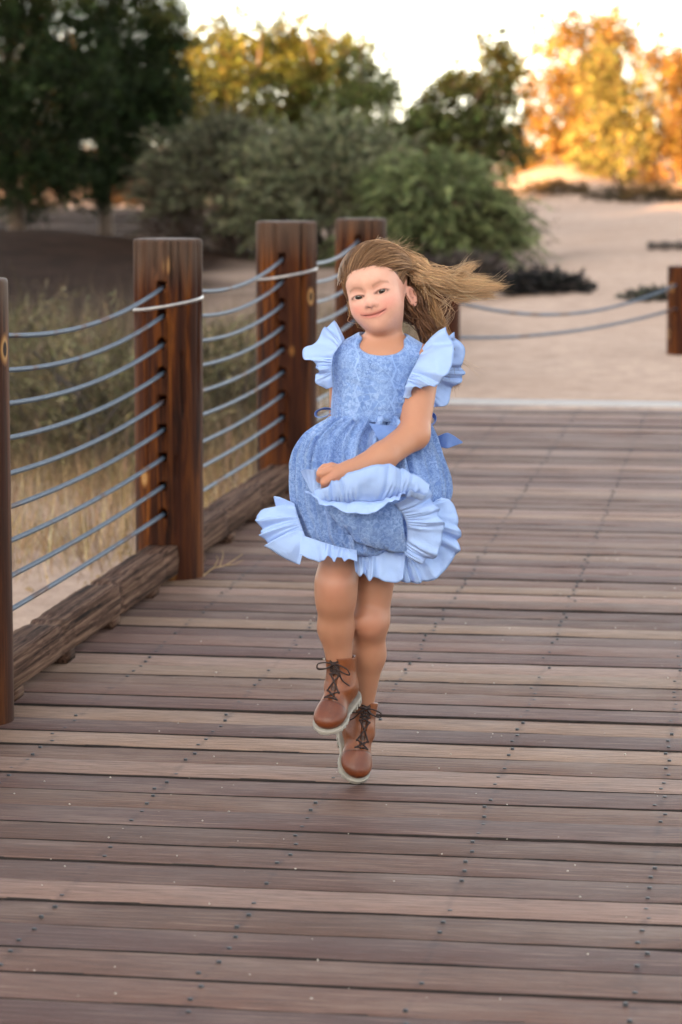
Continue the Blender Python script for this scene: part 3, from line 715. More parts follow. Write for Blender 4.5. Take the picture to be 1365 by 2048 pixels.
def spray_bush(name, label, cat, base, n_spray, reach, height, colr, leaf, per=16, width=None, depth=None, droop=0.35, up=0.75, mat='leaf', group=None, hollow=0.25, wr=0.22, stems=10, elmin=0.02, under=None):
    base = np.asarray(base, float); t = empty(name, tuple(base)); tag(t, label, cat, group)
    ang = RNG.uniform(0, 2 * PI, n_spray); el = np.arcsin(RNG.uniform(elmin, 1, n_spray) ** up)
    rx = (width or reach); ry = (depth or reach)
    D = np.stack([np.cos(ang) * np.cos(el), np.sin(ang) * np.cos(el), np.sin(el)], 1)
    rad = RNG.uniform(hollow, 0.92, n_spray) ** 0.6 * (1 + 0.12 * fbm(D * 1.2, 5))
    O = base + D * rad[:, None] * np.array([rx, ry, height]) * 0.86
    out = D * np.array([1, 1, 0.55]); out += RNG.normal(size=D.shape) * 0.35; out[:, 2] += 0.25; out /= np.linalg.norm(out, axis=1)[:, None]
    sp = reach * wr * RNG.uniform(0.6, 1.5, n_spray)
    tt = np.linspace(0.05, 1, per)
    P = O[:, None] + out[:, None] * (sp[:, None] * tt[None])[..., None]; P[:, :, 2] -= droop * (sp[:, None] * tt[None] ** 2)
    P = P + RNG.normal(size=P.shape) * leaf * 0.12
    Dr = out[:, None] * 1.0 + np.array([0, 0, -1.0]) * (droop * 2 * tt)[None, :, None] + RNG.normal(size=P.shape) * 0.45
    Dr /= np.linalg.norm(Dr, axis=2)[..., None]
    P = P.reshape(-1, 3); Dr = Dr.reshape(-1, 3); P[:, 2] = np.maximum(P[:, 2], base[2] + 0.01)
    v, f = leaf_cards(P, Dr, leaf * RNG.uniform(0.6, 1.4, len(P)), leaf * 0.2)
    tone = np.exp(RNG.normal(size=n_spray) * 0.42)
    cc = leaf_col(len(P), colr, 0.2, 0.08) * np.repeat(np.repeat(tone, per), 4)[:, None]
    obj('foliage', v, f, M[mat], t, col=cc, smooth=False)
    if under:
        n2 = n_spray // 2; a2 = RNG.uniform(0, 2 * PI, n2); e2_ = RNG.uniform(0.02, 0.75, n2); D2 = np.stack([np.cos(a2) * np.cos(e2_), np.sin(a2) * np.cos(e2_), np.sin(e2_)], 1)
        O2 = base + D2 * RNG.uniform(0.35, 0.8, (n2, 1)) * np.array([rx, ry, height]); t2 = np.linspace(0, 1, 12)
        o2 = D2 + RNG.normal(size=D2.shape) * 0.5; P2 = (O2[:, None] + o2[:, None] * (t2 * reach * 0.3)[None, :, None]).reshape(-1, 3) + RNG.normal(size=(n2 * 12, 3)) * 0.02
        D3 = np.repeat(o2, 12, 0) + RNG.normal(size=(n2 * 12, 3)) * 0.4; D3 /= np.linalg.norm(D3, axis=1)[:, None]; P2[:, 2] = np.maximum(P2[:, 2], base[2] + 0.01)
        v, f = leaf_cards(P2, D3, leaf * 1.3 * RNG.uniform(0.6, 1.4, len(P2)), leaf * 0.12); obj('dead_branches', v, f, M['needle'], t, col=leaf_col(len(P2), under, 0.35, 0.08), smooth=False)
    tips = [base + np.array([math.cos(a) * rx * 0.7, math.sin(a) * ry * 0.7, height * RNG.uniform(0.4, 0.85)]) for a in np.linspace(0, 2 * PI, stems, endpoint=False)]
    v, f = limbs(base - [0, 0, 0.05], tips, 0.028 * reach / 1.0, 0.006, 0.12); obj('stem', v, f, M['dead'], t)
    return t
# big grey-green bush right behind the girl: three grown-together shrubs
def lerp3(a, b, t): return a + (b - a) * t
b = gpoint(455, 34); spray_bush('desert_bush', 'left end of the big grey-green bush, open and brown underneath', 'bush', b, 1500, 1.15, 1.72, (0.085, 0.087, 0.056), 0.085, width=1.25, depth=1.1, hollow=0.55, wr=0.36, per=24, elmin=0.32, under=(0.038, 0.025, 0.018), group='big grey-green bush')
b = gpoint(665, 33); spray_bush('desert_bush', 'tall middle of the big grey-green bush behind the railing posts', 'bush', b, 2000, 1.25, 1.80, SAGE, 0.085, width=1.45, depth=1.2, hollow=0.45, wr=0.36, per=24, elmin=0.22, under=(0.03, 0.02, 0.015), group='big grey-green bush')
b = gpoint(870, 32); spray_bush('desert_bush', 'drooping green right end of the big grey-green bush, over the sand', 'bush', b, 1700, 1.05, 1.38, (0.12, 0.145, 0.066), 0.085, width=1.12, depth=1.0, hollow=0.4, droop=0.55, wr=0.42, per=24, elmin=0.12, under=(0.024, 0.017, 0.013), group='big grey-green bush')
b = gpoint(1110, 67); spray_bush('low_scrub', 'low sunlit scrub at the foot of the tall golden tree', 'bush', b, 260, 0.6, 0.4, (0.10, 0.07, 0.035), 0.09, width=1.0)
b = gpoint(1285, 66); spray_bush('low_scrub', 'low dark scrub under the golden trees at the right edge', 'bush', b, 500, 0.8, 0.45, (0.06, 0.05, 0.03), 0.09, width=1.7)
b = gpoint(255, 66); spray_bush('low_scrub', 'small sunlit orange scrub seen under the pine branches', 'bush', b, 300, 0.6, 0.55, (0.15, 0.075, 0.03), 0.09, width=0.5)
b = gpoint(40, 62); spray_bush('low_scrub', 'low brown scrub under the corner pine', 'bush', b, 260, 0.6, 0.35, (0.07, 0.05, 0.03), 0.09, width=1.2)
# dark dead brush and a log on the sand
b = gpoint(1070, 25.2); spray_bush('dead_shrub', 'flat dark dead brush lying on the sand behind her flying hair', 'shrub', b, 420, 0.45, 0.17, (0.022, 0.022, 0.022), 0.07, width=0.62, depth=0.45, mat='needle', hollow=0.1, droop=0.1)
b = gpoint(930, 27.5); spray_bush('dead_shrub', 'mound of bare grey twigs under the right end of the big bush', 'shrub', b, 420, 0.5, 0.34, (0.06, 0.05, 0.045), 0.07, width=0.55, depth=0.5, mat='needle', hollow=0.1, droop=0.1)
b = gpoint(1300, 23.7); spray_bush('weed', 'small grey-green weed behind the slack rope near the right post', 'plant', b, 130, 0.2, 0.13, (0.05, 0.055, 0.045), 0.05, width=0.33, depth=0.25, mat='needle', hollow=0.1, droop=0.2)
b = gpoint(1350, 36.0)
P = catmull([b + [-0.36, 0.02, 0.05], b + [-0.12, 0, 0.055], b + [0.15, -0.05, 0.06], b + [0.5, -0.02, 0.05]], 16)
v, f = tube(P, 0.05 + 0.012 * np.sin(np.arange(16) * 1.7), 9); tag(obj('log', v, f, M['dead'], origin=tuple(b)), 'dark fallen log lying on the pale sand at the right edge', 'log')

# shrubs and dry grass left of the railing
SG = 'wispy shrubs behind the cables'
SH = [(70, 14.6, 0.6, 0.72, 'wispy olive shrub behind the cables near the left edge'), (215, 14.0, 0.55, 0.78, 'wispy olive shrub behind the cables just left of the strapped nearer post'),
      (345, 15.8, 0.5, 0.66, 'wispy olive shrub hidden partly by the strapped nearer post'), (455, 15.5, 0.45, 0.66, 'wispy olive shrub in the gap between the two strapped posts'),
      (-40, 17.5, 0.6, 0.75, 'wispy olive shrub further back at the left edge')]
for px, d, w, h, lb in SH:
    b = gpoint(px, d); spray_bush('wispy_shrub', lb, 'shrub', b, 480, w, h, (0.112, 0.096, 0.055), 0.05, per=14, droop=0.1, up=1.0, mat='straw', group=SG, hollow=0.1, wr=0.5, stems=14)
def grass(n, dens, colr, hmin, hmax, w):
    base = []
    while len(base) < n:
        q = RNG.uniform((-2.6, 8.6), (0.6, 24.0), (4000, 2)); a = across(q[:, 0], q[:, 1])
        pr = dens(q[:, 0], q[:, 1]) * (a < -0.22); q = q[RNG.random(4000) < pr]; base += list(q)
    base = np.array(base[:n]); z = ground_z(base[:, 0], base[:, 1])
    h = RNG.uniform(hmin, hmax, n); ang = RNG.uniform(0, 2 * PI, n); lean = RNG.uniform(0.15, 1.1, n)
    D = np.stack([np.cos(ang) * lean, np.sin(ang) * lean, np.ones(n)], 1); D /= np.linalg.norm(D, axis=1)[:, None]
    S = np.stack([-np.sin(ang), np.cos(ang), 0 * ang], 1) * w
    B = np.stack([base[:, 0], base[:, 1], z - 0.01], 1)
    m1 = B + D * (h * 0.55)[:, None]; tp = B + D * h[:, None]; tp[:, 2] -= h * 0.18 * lean; 
    V = np.stack([B - S, B + S, m1 + S * 0.8, m1 - S * 0.8, tp], 1)
    i = np.arange(n)[:, None] * 5
    q4 = i + np.array([[0, 1, 2, 3]]); t3 = i + np.array([[3, 2, 4]])
    c = np.exp(RNG.normal(size=n) * 0.5)[:, None] * np.array(colr)[None] * (1 + 0.08 * RNG.normal(size=(n, 3)))
    return V.reshape(-1, 3), [q4, t3], np.repeat(np.clip(c, 0.01, 0.8), 5, 0)
def dn(x, y):
    cl = 0.5 + 0.5 * np.sin(x * 4.1 + 1.3 * np.sin(y * 2.3)) * np.sin(y * 3.1 + x)
    return sstep(9.6, 11.2, y) * (1 - sstep(15.0, 19.0, y)) * (0.15 + 0.85 * cl)
v, f, c = grass(15000, dn, (0.32, 0.22, 0.115), 0.06, 0.34, 0.0016)
tag(obj('dry_grass', v, f, M['straw'], col=c, smooth=False), 'tangled straw coloured dry grass left of the railing', kind='stuff')
v, f, c = grass(12000, lambda x, y: sstep(12.2, 13.5, y) * (1 - sstep(19, 23.5, y)), (0.135, 0.102, 0.066), 0.12, 0.62, 0.0017)
tag(obj('brown_brush', v, f, M['straw'], col=c, smooth=False), 'taller tan-brown dry grass among and behind the wispy shrubs', kind='stuff')
# pebbles on the sand left of the kerb
parts = []
for i in range(130):
    y = RNG.uniform(7.5, 11.5); x = rail(y)[0] - RNG.uniform(0.15, 1.2); r = RNG.uniform(0.004, 0.016)
    vv = np.array([(1, 0, 0), (-1, 0, 0), (0, 1, 0), (0, -1, 0), (0, 0, 0.7), (0, 0, -0.7)]) * r * RNG.uniform(0.7, 1.3, (6, 3)) + [x, y, float(ground_z(x, y)) + r * 0.3]
    parts.append((vv, [(0, 2, 4), (2, 1, 4), (1, 3, 4), (3, 0, 4), (2, 0, 5), (1, 2, 5), (3, 1, 5), (0, 3, 5)]))
v, f = merge(parts); tag(obj('pebbles', v, f, M['twig']), 'small pebbles on the sand', kind='stuff')
# a dry twig lying at the foot of the railing post
b = at(412, 1150, 8.42); b[2] = 0.006
tw = [([(408, 1151), (428, 1136), (452, 1130), (486, 1108)], 0.0026), ([(428, 1136), (436, 1120), (433, 1112)], 0.0018), ([(440, 1133), (447, 1110), (444, 1100)], 0.0015), ([(452, 1130), (470, 1128), (487, 1120)], 0.0016)]
parts = []
for L, r in tw:
    P = np.array([at(px, py, 8.42 - 0.0006 * (px - 408)) for px, py in L]); P[:, 2] = np.maximum(P[:, 2], 0.004)
    parts.append(tube(catmull(P, 10), np.linspace(r, r * 0.5, 10), 5))
v, f = merge(parts); tag(obj('twig', v, f, M['twig'], origin=tuple(b)), 'dry straw coloured twig lying at the foot of the strapped nearer post', 'twig')

#GIRL
# ================================================================= the girl
GYD = 5.64
def P(px, py, dy=0.0): return at(px, py, GYD + dy)
def norm(v): v = np.asarray(v, float); return v / np.linalg.norm(v)
def rot(axis_, deg): return np.array(Matrix.Rotation(math.radians(deg), 3, axis_))
MH = rot('Y', -15.5) @ rot('Z', -15) @ rot('X', -3)
H0 = P(758, 583, 0.05)
def hl(x, y, z): return H0 + MH @ np.array([x, y, z], float)
PX = lambda m: m / 983.0
person_o = np.array([0.06, GYD, 0.0]); ORI['person'] = person_o

xs = np.arange(-0.135, 0.235, 0.00165); ys = np.arange(GYD - .245, GYD + .27, 0.0020)
zs = np.concatenate([np.arange(0.03, 0.30, 0.004), np.arange(0.30, 0.50, 0.003), np.arange(0.50, 0.75, 0.002), np.arange(0.75, 0.87, 0.0035), np.arange(0.87, 1.115, 0.00135)])
S = SDF(xs, ys, zs)
# torso (under the dress)
S.ell(P(762, 752, .045), (.086, .060, .088), k=0)
S.ell(P(752, 828, .045), (.070, .048, .08), k=.04)
S.ell(P(745, 935, .045), (.078, .058, .09), k=.04)
S.cap(P(768, 704, .05), P(696, 722, .05), .030, .027, k=.03); S.cap(P(768, 704, .05), P(846, 722, .05), .030, .027, k=.03)
# neck and head
S.cap(hl(0, .014, -.050), P(768, 712, .052), .0305, .036, k=.014)
def he(c, r, k, sub=False, R=None): S.ell(hl(*c), r, MH if R is None else R, k, sub)
he((0, .012, .023), (.0600, .080, .062), .015)
he((0, -.026, -.020), (.0455, .052, .0575), .03)
he((0, -.030, .028), (.0490, .047, .040), .02)
he((0, -.030, -.0500), (.0310, .036, .025), .025)
for s in (-1, 1): he((s * .0225, -.0455, -.025), (.0245, .0255, .024), .03)
he((0, -.0550, -.0625), (.0140, .014, .0110), .020)
S.cap(hl(0, -.070, .003), hl(0, -.0830, -.0165), .0050, .0078, k=.013)
he((0, -.0850, -.0185), (.0076, .0080, .0070), .006)
for s in (-1, 1):
    he((s * .0092, -.0785, -.0215), (.0044, .0066, .0044), .005)
    he((s * .025, -.0815, .004), (.016, .010, .009), .016, sub=True)
    he((s * .0248, -.0600, -.0005), (.0160, .0135, .0105), .006)
    Rz = MH @ rot('Y', -s * 9)
    he((s * .0248, -.0745, -.0012), (.0124, .0075, .0041), .0012, sub=True, R=Rz)
    he((s * .0055, -.0860, -.0268), (.0034, .0036, .0030), .002, sub=True)
    Re = MH @ rot('Z', -s * 30) @ rot('X', 8)
    he((s * .0585, .016, -.026), (.0058, .0135, .0215), .004, R=Re)
    he((s * .0640, .0115, -.023), (.0062, .0078, .0145), .002, sub=True, R=Re)
def msm(x): return np.array([x, -.0745 + 10.0 * x * x, -.0415 + 8.5 * x * x])
mx = np.linspace(-.0255, .0255, 11)
S.chain([hl(*(msm(x) + [0, .0012, .0030])) for x in mx], [.0016 + .0024 * (1 - (x / .03) ** 2) for x in mx], .003)
S.chain([hl(*(msm(x) + [0, .0010, -.0040])) for x in mx], [.0014 + .0034 * (1 - (x / .03) ** 2) for x in mx], .003)
S.chain([hl(*(msm(x) + [0, -.0042, -.0004])) for x in mx], [.0018] * 11, .0012, sub=True)
# arm that holds the hem
S.cap(P(848, 726, .045), P(828, 868, -.030), .0335, .0305, k=.02)
S.cap(P(828, 868, -.030), P(766, 913, -.095), .0300, .0270, k=.014)
S.cap(P(766, 913, -.095), P(700, 941, -.138), .0270, .0180, k=.014)
S.cap(P(700, 941, -.138), P(674, 948, -.150), .0175, .0175, k=.012); S.ell(P(672, 952, -.150), (.020, .014, .017), k=.010)
FING = [[(662, 940, -.158), (642, 947, -.166), (641, 958, -.150), (655, 962, -.140)], [(667, 953, -.162), (650, 964, -.170), (651, 974, -.153), (664, 974, -.142)],
        [(674, 963, -.160), (661, 976, -.165), (663, 984, -.150), (674, 982, -.140)], [(683, 970, -.154), (672, 983, -.158), (675, 990, -.145), (683, 987, -.138)]]
for i, fg in enumerate(FING):
    r = (.0086, .0086, .0080, .0070)[i]; S.chain([P(*q) for q in fg], [r * 1.05, r, r * .93, r * .85], .0025)
S.chain([P(680, 940, -.142), P(664, 934, -.140), P(650, 936, -.138), P(642, 941, -.140)], [.010, .0085, .0078, .0070], .004)
# arm held behind the back
S.cap(P(690, 728, .055), P(686, 842, .115), .031, .027, k=.02); S.cap(P(686, 842, .115), P(752, 872, .185), .026, .017, k=.014)
S.ell(P(775, 880, .19), (.026, .013, .020), k=.012)
for i in range(4): S.chain([P(795, 872 + i * 7, .19), P(815, 874 + i * 8, .20 + .003 * i), P(822, 882 + i * 8, .185)], [.0078, .0072, .0066], .003)
S.chain([P(770, 868, .185), P(790, 858, .175), P(806, 858, .172)], [.0085, .0075, .007], .004)
# legs
S.cap(P(708, 965, .06), P(673, 1165, -.028), .053, .0385, k=.03)
S.cap(P(673, 1165, -.035), P(672, 1200, -.035), .0382, .0355, k=.02); S.ell(P(671, 1180, -.040), (.016, .024, .024), k=.035)
S.cap(P(672, 1200, -.033), P(672, 1255, -.018), .0358, .0330, k=.02); S.cap(P(672, 1255, -.018), P(682, 1345, -.005), .0330, .0235, k=.02)
S.cap(P(683, 1345, -.005), P(686, 1388, -.005), .0235, .024, k=.01)
S.cap(P(770, 965, .06), P(741, 1235, .035), .054, .0360, k=.03)
S.ell(P(740, 1252, .028), (.018, .023, .024), k=.03); S.cap(P(741, 1240, .037), P(738, 1310, .06), .0345, .0308, k=.02)
S.cap(P(738, 1310, .06), P(724, 1420, .09), .0318, .0215, k=.02); S.cap(P(724, 1420, .09), P(720, 1458, .085), .0215, .022, k=.01)
S.ell(P(671, 1174, -.062), (.019, .014, .021), k=.022); S.ell(P(740, 1246, .008), (.018, .013, .020), k=.022)
bv, bf = S.mesh()
# smooth a little away from the face
del S
hv_ = (bv - H0) @ MH                                                     # head-local coordinates of every vertex
hx, hy, hz = hv_.T
HAIRC = np.array([0.17, 0.09, 0.045])
def hair_limit(x, y): return np.interp(y, [-.09, -.066, -.050, -.030, -.012, .004, .012, .026, .05], [.051, .048, .036, .011, -.004, .004, .006, -.045, -.070])
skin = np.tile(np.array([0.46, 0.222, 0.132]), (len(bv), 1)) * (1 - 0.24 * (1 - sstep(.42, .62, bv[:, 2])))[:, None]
def paint(mask, c): 
    global skin
    m = np.clip(mask, 0, 1)[:, None]; skin = skin * (1 - m) + np.asarray(c) * m
inhead = (hz > -.1) & (np.abs(hx) < .1) & (bv[:, 2] > .87)
front = inhead & (hy < -.02)
paint(np.where(np.abs(hx) < .12, 1.0, 0) * sstep(-.105, -.055, hz) * 0.5, (0.86, 0.52, 0.42))
for s in (-1, 1):
    paint(np.where(front, 0.5 * np.exp(-((hx - s * .033) / .017) ** 2 - ((hz + .024) / .014) ** 2), 0), (0.66, 0.20, 0.17))
    bz = np.interp(np.abs(hx), [.010, .018, .028, .040], [.0130, .0165, .0185, .0140])
    paint(np.where(front & (hx * s > .010) & (np.abs(hx) < .041), 0.5 * np.exp(-((hz - bz) / .0026) ** 2), 0), (0.22, 0.11, 0.07))
    ez = np.abs((hz + .0012) / .0029) ; ex = (hx - s * .0248) / .0122
    rr = np.sqrt(((hz + .0012 - s * -.0) / .0043) ** 2 + ex ** 2)
    paint(np.where(front & (hz > -.0030), np.exp(-((rr - 1.0) / .22) ** 2) * 0.92, 0), (0.035, 0.02, 0.016))
    paint(np.where(front, np.exp(-((rr - 1.0) / .30) ** 2) * 0.45, 0), (0.20, 0.09, 0.07))
    paint(np.where(front, 0.28 * np.exp(-((hx - s * .0248) / .016) ** 2 - ((hz - .008) / .005) ** 2), 0), (0.36, 0.17, 0.13))
paint(np.where(front, 0.35 * np.exp(-(hx / .012) ** 2 - ((hz + .020) / .009) ** 2), 0), (0.74, 0.36, 0.29))
mz = hz - (-.0415 + 8.5 * hx * hx)
paint(np.where(front & (np.abs(hx) < .031) & (hy < -.055), 0.72 * np.exp(-((mz + .0004) / .0060) ** 4) * (1 - (np.abs(hx) / .031) ** 4), 0), (0.50, 0.13, 0.12))
paint(np.where(front & (np.abs(hx) < .0275) & (hy < -.055), 0.75 * np.exp(-((mz + .0003) / .0013) ** 2), 0), (0.16, 0.03, 0.03))
for s in (-1, 1):
    paint(np.where(inhead & (hx * s > .053), 0.3, 0), (0.62, 0.24, 0.18))
    paint(np.where(inhead, 0.75 * np.exp(-((hx - s * .062) / .006) ** 2 - ((hy - .012) / .0075) ** 2 - ((hz + .021) / .013) ** 2), 0), (0.36, 0.12, 0.085))  # ear hollow: redder skin, with the shade of the recess painted in
paint(np.where(inhead & (hz > hair_limit(hx, hy) + .004) & (np.abs(hx) < .0625 + .03 * (hz > .02)), 1.0, 0), HAIRC * 0.8)
for c_, r_ in ((P(671, 1178, -.09), .04), (P(740, 1252, .0), .04), (P(655, 960, -.165), .03), (P(828, 872, -.01), .04)):
    paint(0.35 * np.exp(-np.sum((bv - c_) ** 2, 1) / r_ ** 2), (0.52, 0.22, 0.15))
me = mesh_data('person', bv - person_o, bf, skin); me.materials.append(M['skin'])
person = bpy.data.objects.new('person', me); COL.objects.link(person); person.location = person_o; ORI['person'] = person_o
tag(person, 'smiling girl in ruffled pale blue lace dress and brown boots skipping along the boardwalk', 'person')
# eyes
def sphere(c, r, R, nu=20, nv=24):
    a = np.linspace(0, PI, nu); b_ = np.linspace(0, 2 * PI, nv, endpoint=False)
    L = np.stack([np.sin(a)[:, None] * np.cos(b_), -np.cos(a)[:, None] + 0 * b_, np.sin(a)[:, None] * np.sin(b_)], -1)
    return c + (L.reshape(-1, 3) * r) @ np.asarray(R).T, L.reshape(-1, 3), grid_faces(nu, nv, closed_v=True)
m, nt, b_, o_ = new_mat('eye'); n_ = N(nt); n_.link(n_.tint(), b_.inputs['Base Color']); b_.inputs['Roughness'].default_value = 0.08; M['eye'] = m
for s in (-1, 1):
    v, L, f = sphere(hl(s * .0248, -.0606, -.0008), .0114, MH @ rot('X', 2) @ rot('Z', 6), 60, 60)
    an = np.degrees(np.arccos(np.clip(-L[:, 1], -1, 1)))
    c = np.where((an < 13)[:, None], [0.006, 0.005, 0.005], np.where((an < 37)[:, None], [0.035, 0.03, 0.022], [0.55, 0.50, 0.47]))
    obj('eye', v, f, M['eye'], person, col=c)

# ----- hair
sc_c, sc_r = np.array([0, .012, .023]), np.array([.0600, .080, .062])
def hug(L, infl):
    """push points (head-local) out of the skull"""
    q = (L - sc_c) / (sc_r + infl); l = np.linalg.norm(q, axis=-1, keepdims=True)
    return np.where(l < 1, sc_c + (sc_r + infl) * q / np.maximum(l, 1e-6), L)
def tol(Pw): return (Pw - H0) @ MH
def scalp(n, test):
    out = []
    while len(out) < n:
        d = unit(4000); p_ = sc_c + d * sc_r
        ok = (p_[:, 2] > hair_limit(p_[:, 0], p_[:, 1])) & test(p_); out += list(p_[ok])
    return np.array(out[:n])
def strands(n, starts, mids, tails, r, roots, tipc, infl=(0.002, 0.010), curl=0.004, nseg=22, arch=1.0):
    """bezier-ish strands: scalp -> mid gather -> tail points; all head-local arrays"""
    inf = RNG.uniform(infl[0], infl[1], n)
    K = [starts]
    back = np.array([0.0, .060, .018]) * np.clip((.055 - starts[:, 0]) / .09, 0, 1)[:, None] * (starts[:, 2:3] > -.02) * arch
    for k in range(1, 5):                                       # walk over the skull towards the gather
        f = k / 5.0; K.append(starts * (1 - f) + mids * f + back * (4 * f * (1 - f)))
    K.append(mids); K += tails
    K = np.stack(K, 1)
    nk = K.shape[1]
    Q = np.concatenate([2 * K[:, :1] - K[:, 1:2], K, 2 * K[:, -1:] - K[:, -2:-1]], 1)
    t = np.linspace(0, nk - 1, nseg); i = np.minimum(t.astype(int), nk - 2); fr = (t - i)[None, :, None]
    a, b, c, d = Q[:, i], Q[:, i + 1], Q[:, i + 2], Q[:, i + 3]
    C = 0.5 * (2 * b + (c - a) * fr + (2 * a - 5 * b + 4 * c - d) * fr ** 2 + (3 * b - a - 3 * c + d) * fr ** 3)
    tt = np.linspace(0, 1, nseg)[None, :, None]
    ph = RNG.uniform(0, 6.28, (n, 1, 3)); C = C + curl * tt * np.sin(tt * RNG.uniform(5, 11, (n, 1, 1)) + ph)
    C = hug(C, inf[:, None, None])
    W = H0 + C @ MH.T
    T = np.gradient(W, axis=1); T /= np.linalg.norm(T, axis=2)[..., None] + 1e-9
    A = np.cross(T, np.array([0.3, -1.0, 0.2])); A /= np.linalg.norm(A, axis=2)[..., None] + 1e-9; B = np.cross(T, A)
    rr = (r * RNG.uniform(0.6, 1.3, n))[:, None] * np.interp(np.linspace(0, 1, nseg), [0, .1, .7, 1], [.7, 1, .9, .15])[None]
    V = np.stack([W + (A * math.cos(q) + B * math.sin(q)) * rr[..., None] for q in (0, 2.094, 4.189)], 2)    # n, seg, 3, 3
    base = (np.arange(n)[:, None] * nseg + np.arange(nseg - 1)[None])[..., None] * 3
    k = np.arange(3); F = np.stack([base + k, base + (k + 1) % 3, base + 3 + (k + 1) % 3, base + 3 + k], -1).reshape(-1, 4)
    tone = np.exp(RNG.normal(size=n) * 0.22)[:, None, None]
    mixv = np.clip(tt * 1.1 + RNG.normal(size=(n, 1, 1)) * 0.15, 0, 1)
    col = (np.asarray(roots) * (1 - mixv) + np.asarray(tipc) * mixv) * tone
    return V.reshape(-1, 3), F, np.repeat(np.clip(col, 0.01, 0.8), 3, 1).reshape(-1, 3)
def spread(c, n, sx, sy, sz): return np.asarray(c) + RNG.normal(size=(n, 3)) * np.array([sx, sy, sz])
HV, HF, HC, hn = [], [], [], 0
def add_h(res):
    global hn
    v, f, c = res; HV.append(v); HF.append(f + hn); HC.append(c); hn += len(v)
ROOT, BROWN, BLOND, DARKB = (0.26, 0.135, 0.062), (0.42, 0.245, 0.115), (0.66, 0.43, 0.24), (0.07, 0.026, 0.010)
# swept over the crown and streaming to the right
n = 2300; st = scalp(n, lambda p: (p[:, 2] > .03) & (p[:, 1] < .05))
u = RNG.random(n)
g1 = tol(P(842, 545, .075)) + RNG.normal(size=(n, 3)) * [.008, .012, .009]
e1 = np.stack([tol(P(x_, y_, dy_)) for x_, y_, dy_ in zip(885 + RNG.normal(size=n) * 8, 560 + RNG.normal(size=n) * 8.5, .10 + RNG.normal(size=n) * .02)])
ENDS = np.array([(1000, 572), (948, 528), (984, 592), (962, 574), (935, 600), (925, 552), (905, 585), (970, 556)], float); cl_ = RNG.choice(8, n, p=[.13, .07, .11, .23, .13, .1, .12, .11])
en = ENDS[cl_] + RNG.normal(size=(n, 2)) * [9, 3.5]; md2 = np.stack([885 + 0 * u, 561 + 0 * u], 1) * .42 + en * .58 + RNG.normal(size=(n, 2)) * [5, 5.5]; md2[:, 1] += 5
e2 = np.stack([tol(P(x_, y_, dy_)) for x_, y_, dy_ in zip(md2[:, 0], md2[:, 1], .11 + (cl_ - 3.5) * .008 + RNG.normal(size=n) * .008)])
e3 = np.stack([tol(P(x_, y_, dy_)) for x_, y_, dy_ in zip(en[:, 0], en[:, 1], .12 + (cl_ - 3.5) * .012 + RNG.normal(size=n) * .008)])
add_h(strands(n, st, g1, [e1, e2, e3], .00060, ROOT, BLOND, (0.003, 0.019), .0035, 26))
# side and back of the head, hanging behind the shoulder
n = 3000; st = scalp(n, lambda p: (p[:, 2] < .055) & (p[:, 1] > np.where(p[:, 0] > 0, .030, -.035)))
g2 = tol(P(822, 605, .085)) + RNG.normal(size=(n, 3)) * [.012, .016, .014]
u = RNG.random(n)
e1 = np.stack([tol(P(x_, y_, dy_)) for x_, y_, dy_ in zip(852 + 26 * (u - .5), 650 + RNG.normal(size=n) * 9, .10 + RNG.normal(size=n) * .015)])
e2 = np.stack([tol(P(x_, y_, dy_)) for x_, y_, dy_ in zip(870 + 52 * (u - .4), 690 + RNG.normal(size=n) * 9, .105 + RNG.normal(size=n) * .015)])
e3 = np.stack([tol(P(x_, y_, dy_)) for x_, y_, dy_ in zip(882 + 60 * (u - .45), 735 + RNG.normal(size=n) * 18, .11 + RNG.normal(size=n) * .015)])
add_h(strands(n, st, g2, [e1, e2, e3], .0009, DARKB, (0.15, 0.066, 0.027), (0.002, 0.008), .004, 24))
# lighter outer sheet between the stream and the hanging hair
n = 300; st = scalp(n, lambda p: (p[:, 2] > .0) & (p[:, 1] > .02) & (p[:, 0] > -.02))
g3 = tol(P(850, 575, .09)) + RNG.normal(size=(n, 3)) * [.006, .010, .008]; u = RNG.random(n)
e1 = np.stack([tol(P(x_, y_, dy_)) for x_, y_, dy_ in zip(866 + 12 * u, 625 + RNG.normal(size=n) * 8, .10 + RNG.normal(size=n) * .012)])
e2 = np.stack([tol(P(x_, y_, dy_)) for x_, y_, dy_ in zip(884 + 16 * (u - .4), 665 + RNG.normal(size=n) * 8, .105 + RNG.normal(size=n) * .012)])
e3 = np.stack([tol(P(x_, y_, dy_)) for x_, y_, dy_ in zip(905 + 26 * (u - .5), 712 + RNG.normal(size=n) * 16, .11 + RNG.normal(size=n) * .012)])
add_h(strands(n, st, g3, [e1, e2, e3], .0008, (0.16, 0.075, 0.032), (0.34, 0.19, 0.085), (0.004, 0.012), .006, 24))
# viewer-left temple hair, brushed back behind the ear
n = 650; st = scalp(n, lambda p: (p[:, 0] < -.02) & (p[:, 1] < .02) & (p[:, 2] > .0))
g4 = np.stack([-.064 + RNG.normal(size=n) * .004, .030 + RNG.normal(size=n) * .012, -.012 + RNG.normal(size=n) * .016], 1)
e1 = np.stack([-.055 + RNG.normal(size=n) * .006, .055 + RNG.normal(size=n) * .01, -.045 + RNG.normal(size=n) * .012], 1)
e2 = np.stack([-.01 + RNG.normal(size=n) * .01, .07 + RNG.normal(size=n) * .01, -.06 + RNG.normal(size=n) * .012], 1)
add_h(strands(n, st, g4, [e1, e2], .00085, ROOT, (0.30, 0.18, 0.09), (0.002, 0.010), .003, 20, arch=0.0))
n = 500; st = scalp(n, lambda p: (p[:, 1] < -.012) & (p[:, 2] > .012) & (p[:, 2] < hair_limit(p[:, 0], p[:, 1]) + .010)); st = st + np.array([0, 0, -.003]) * RNG.random((n, 1))
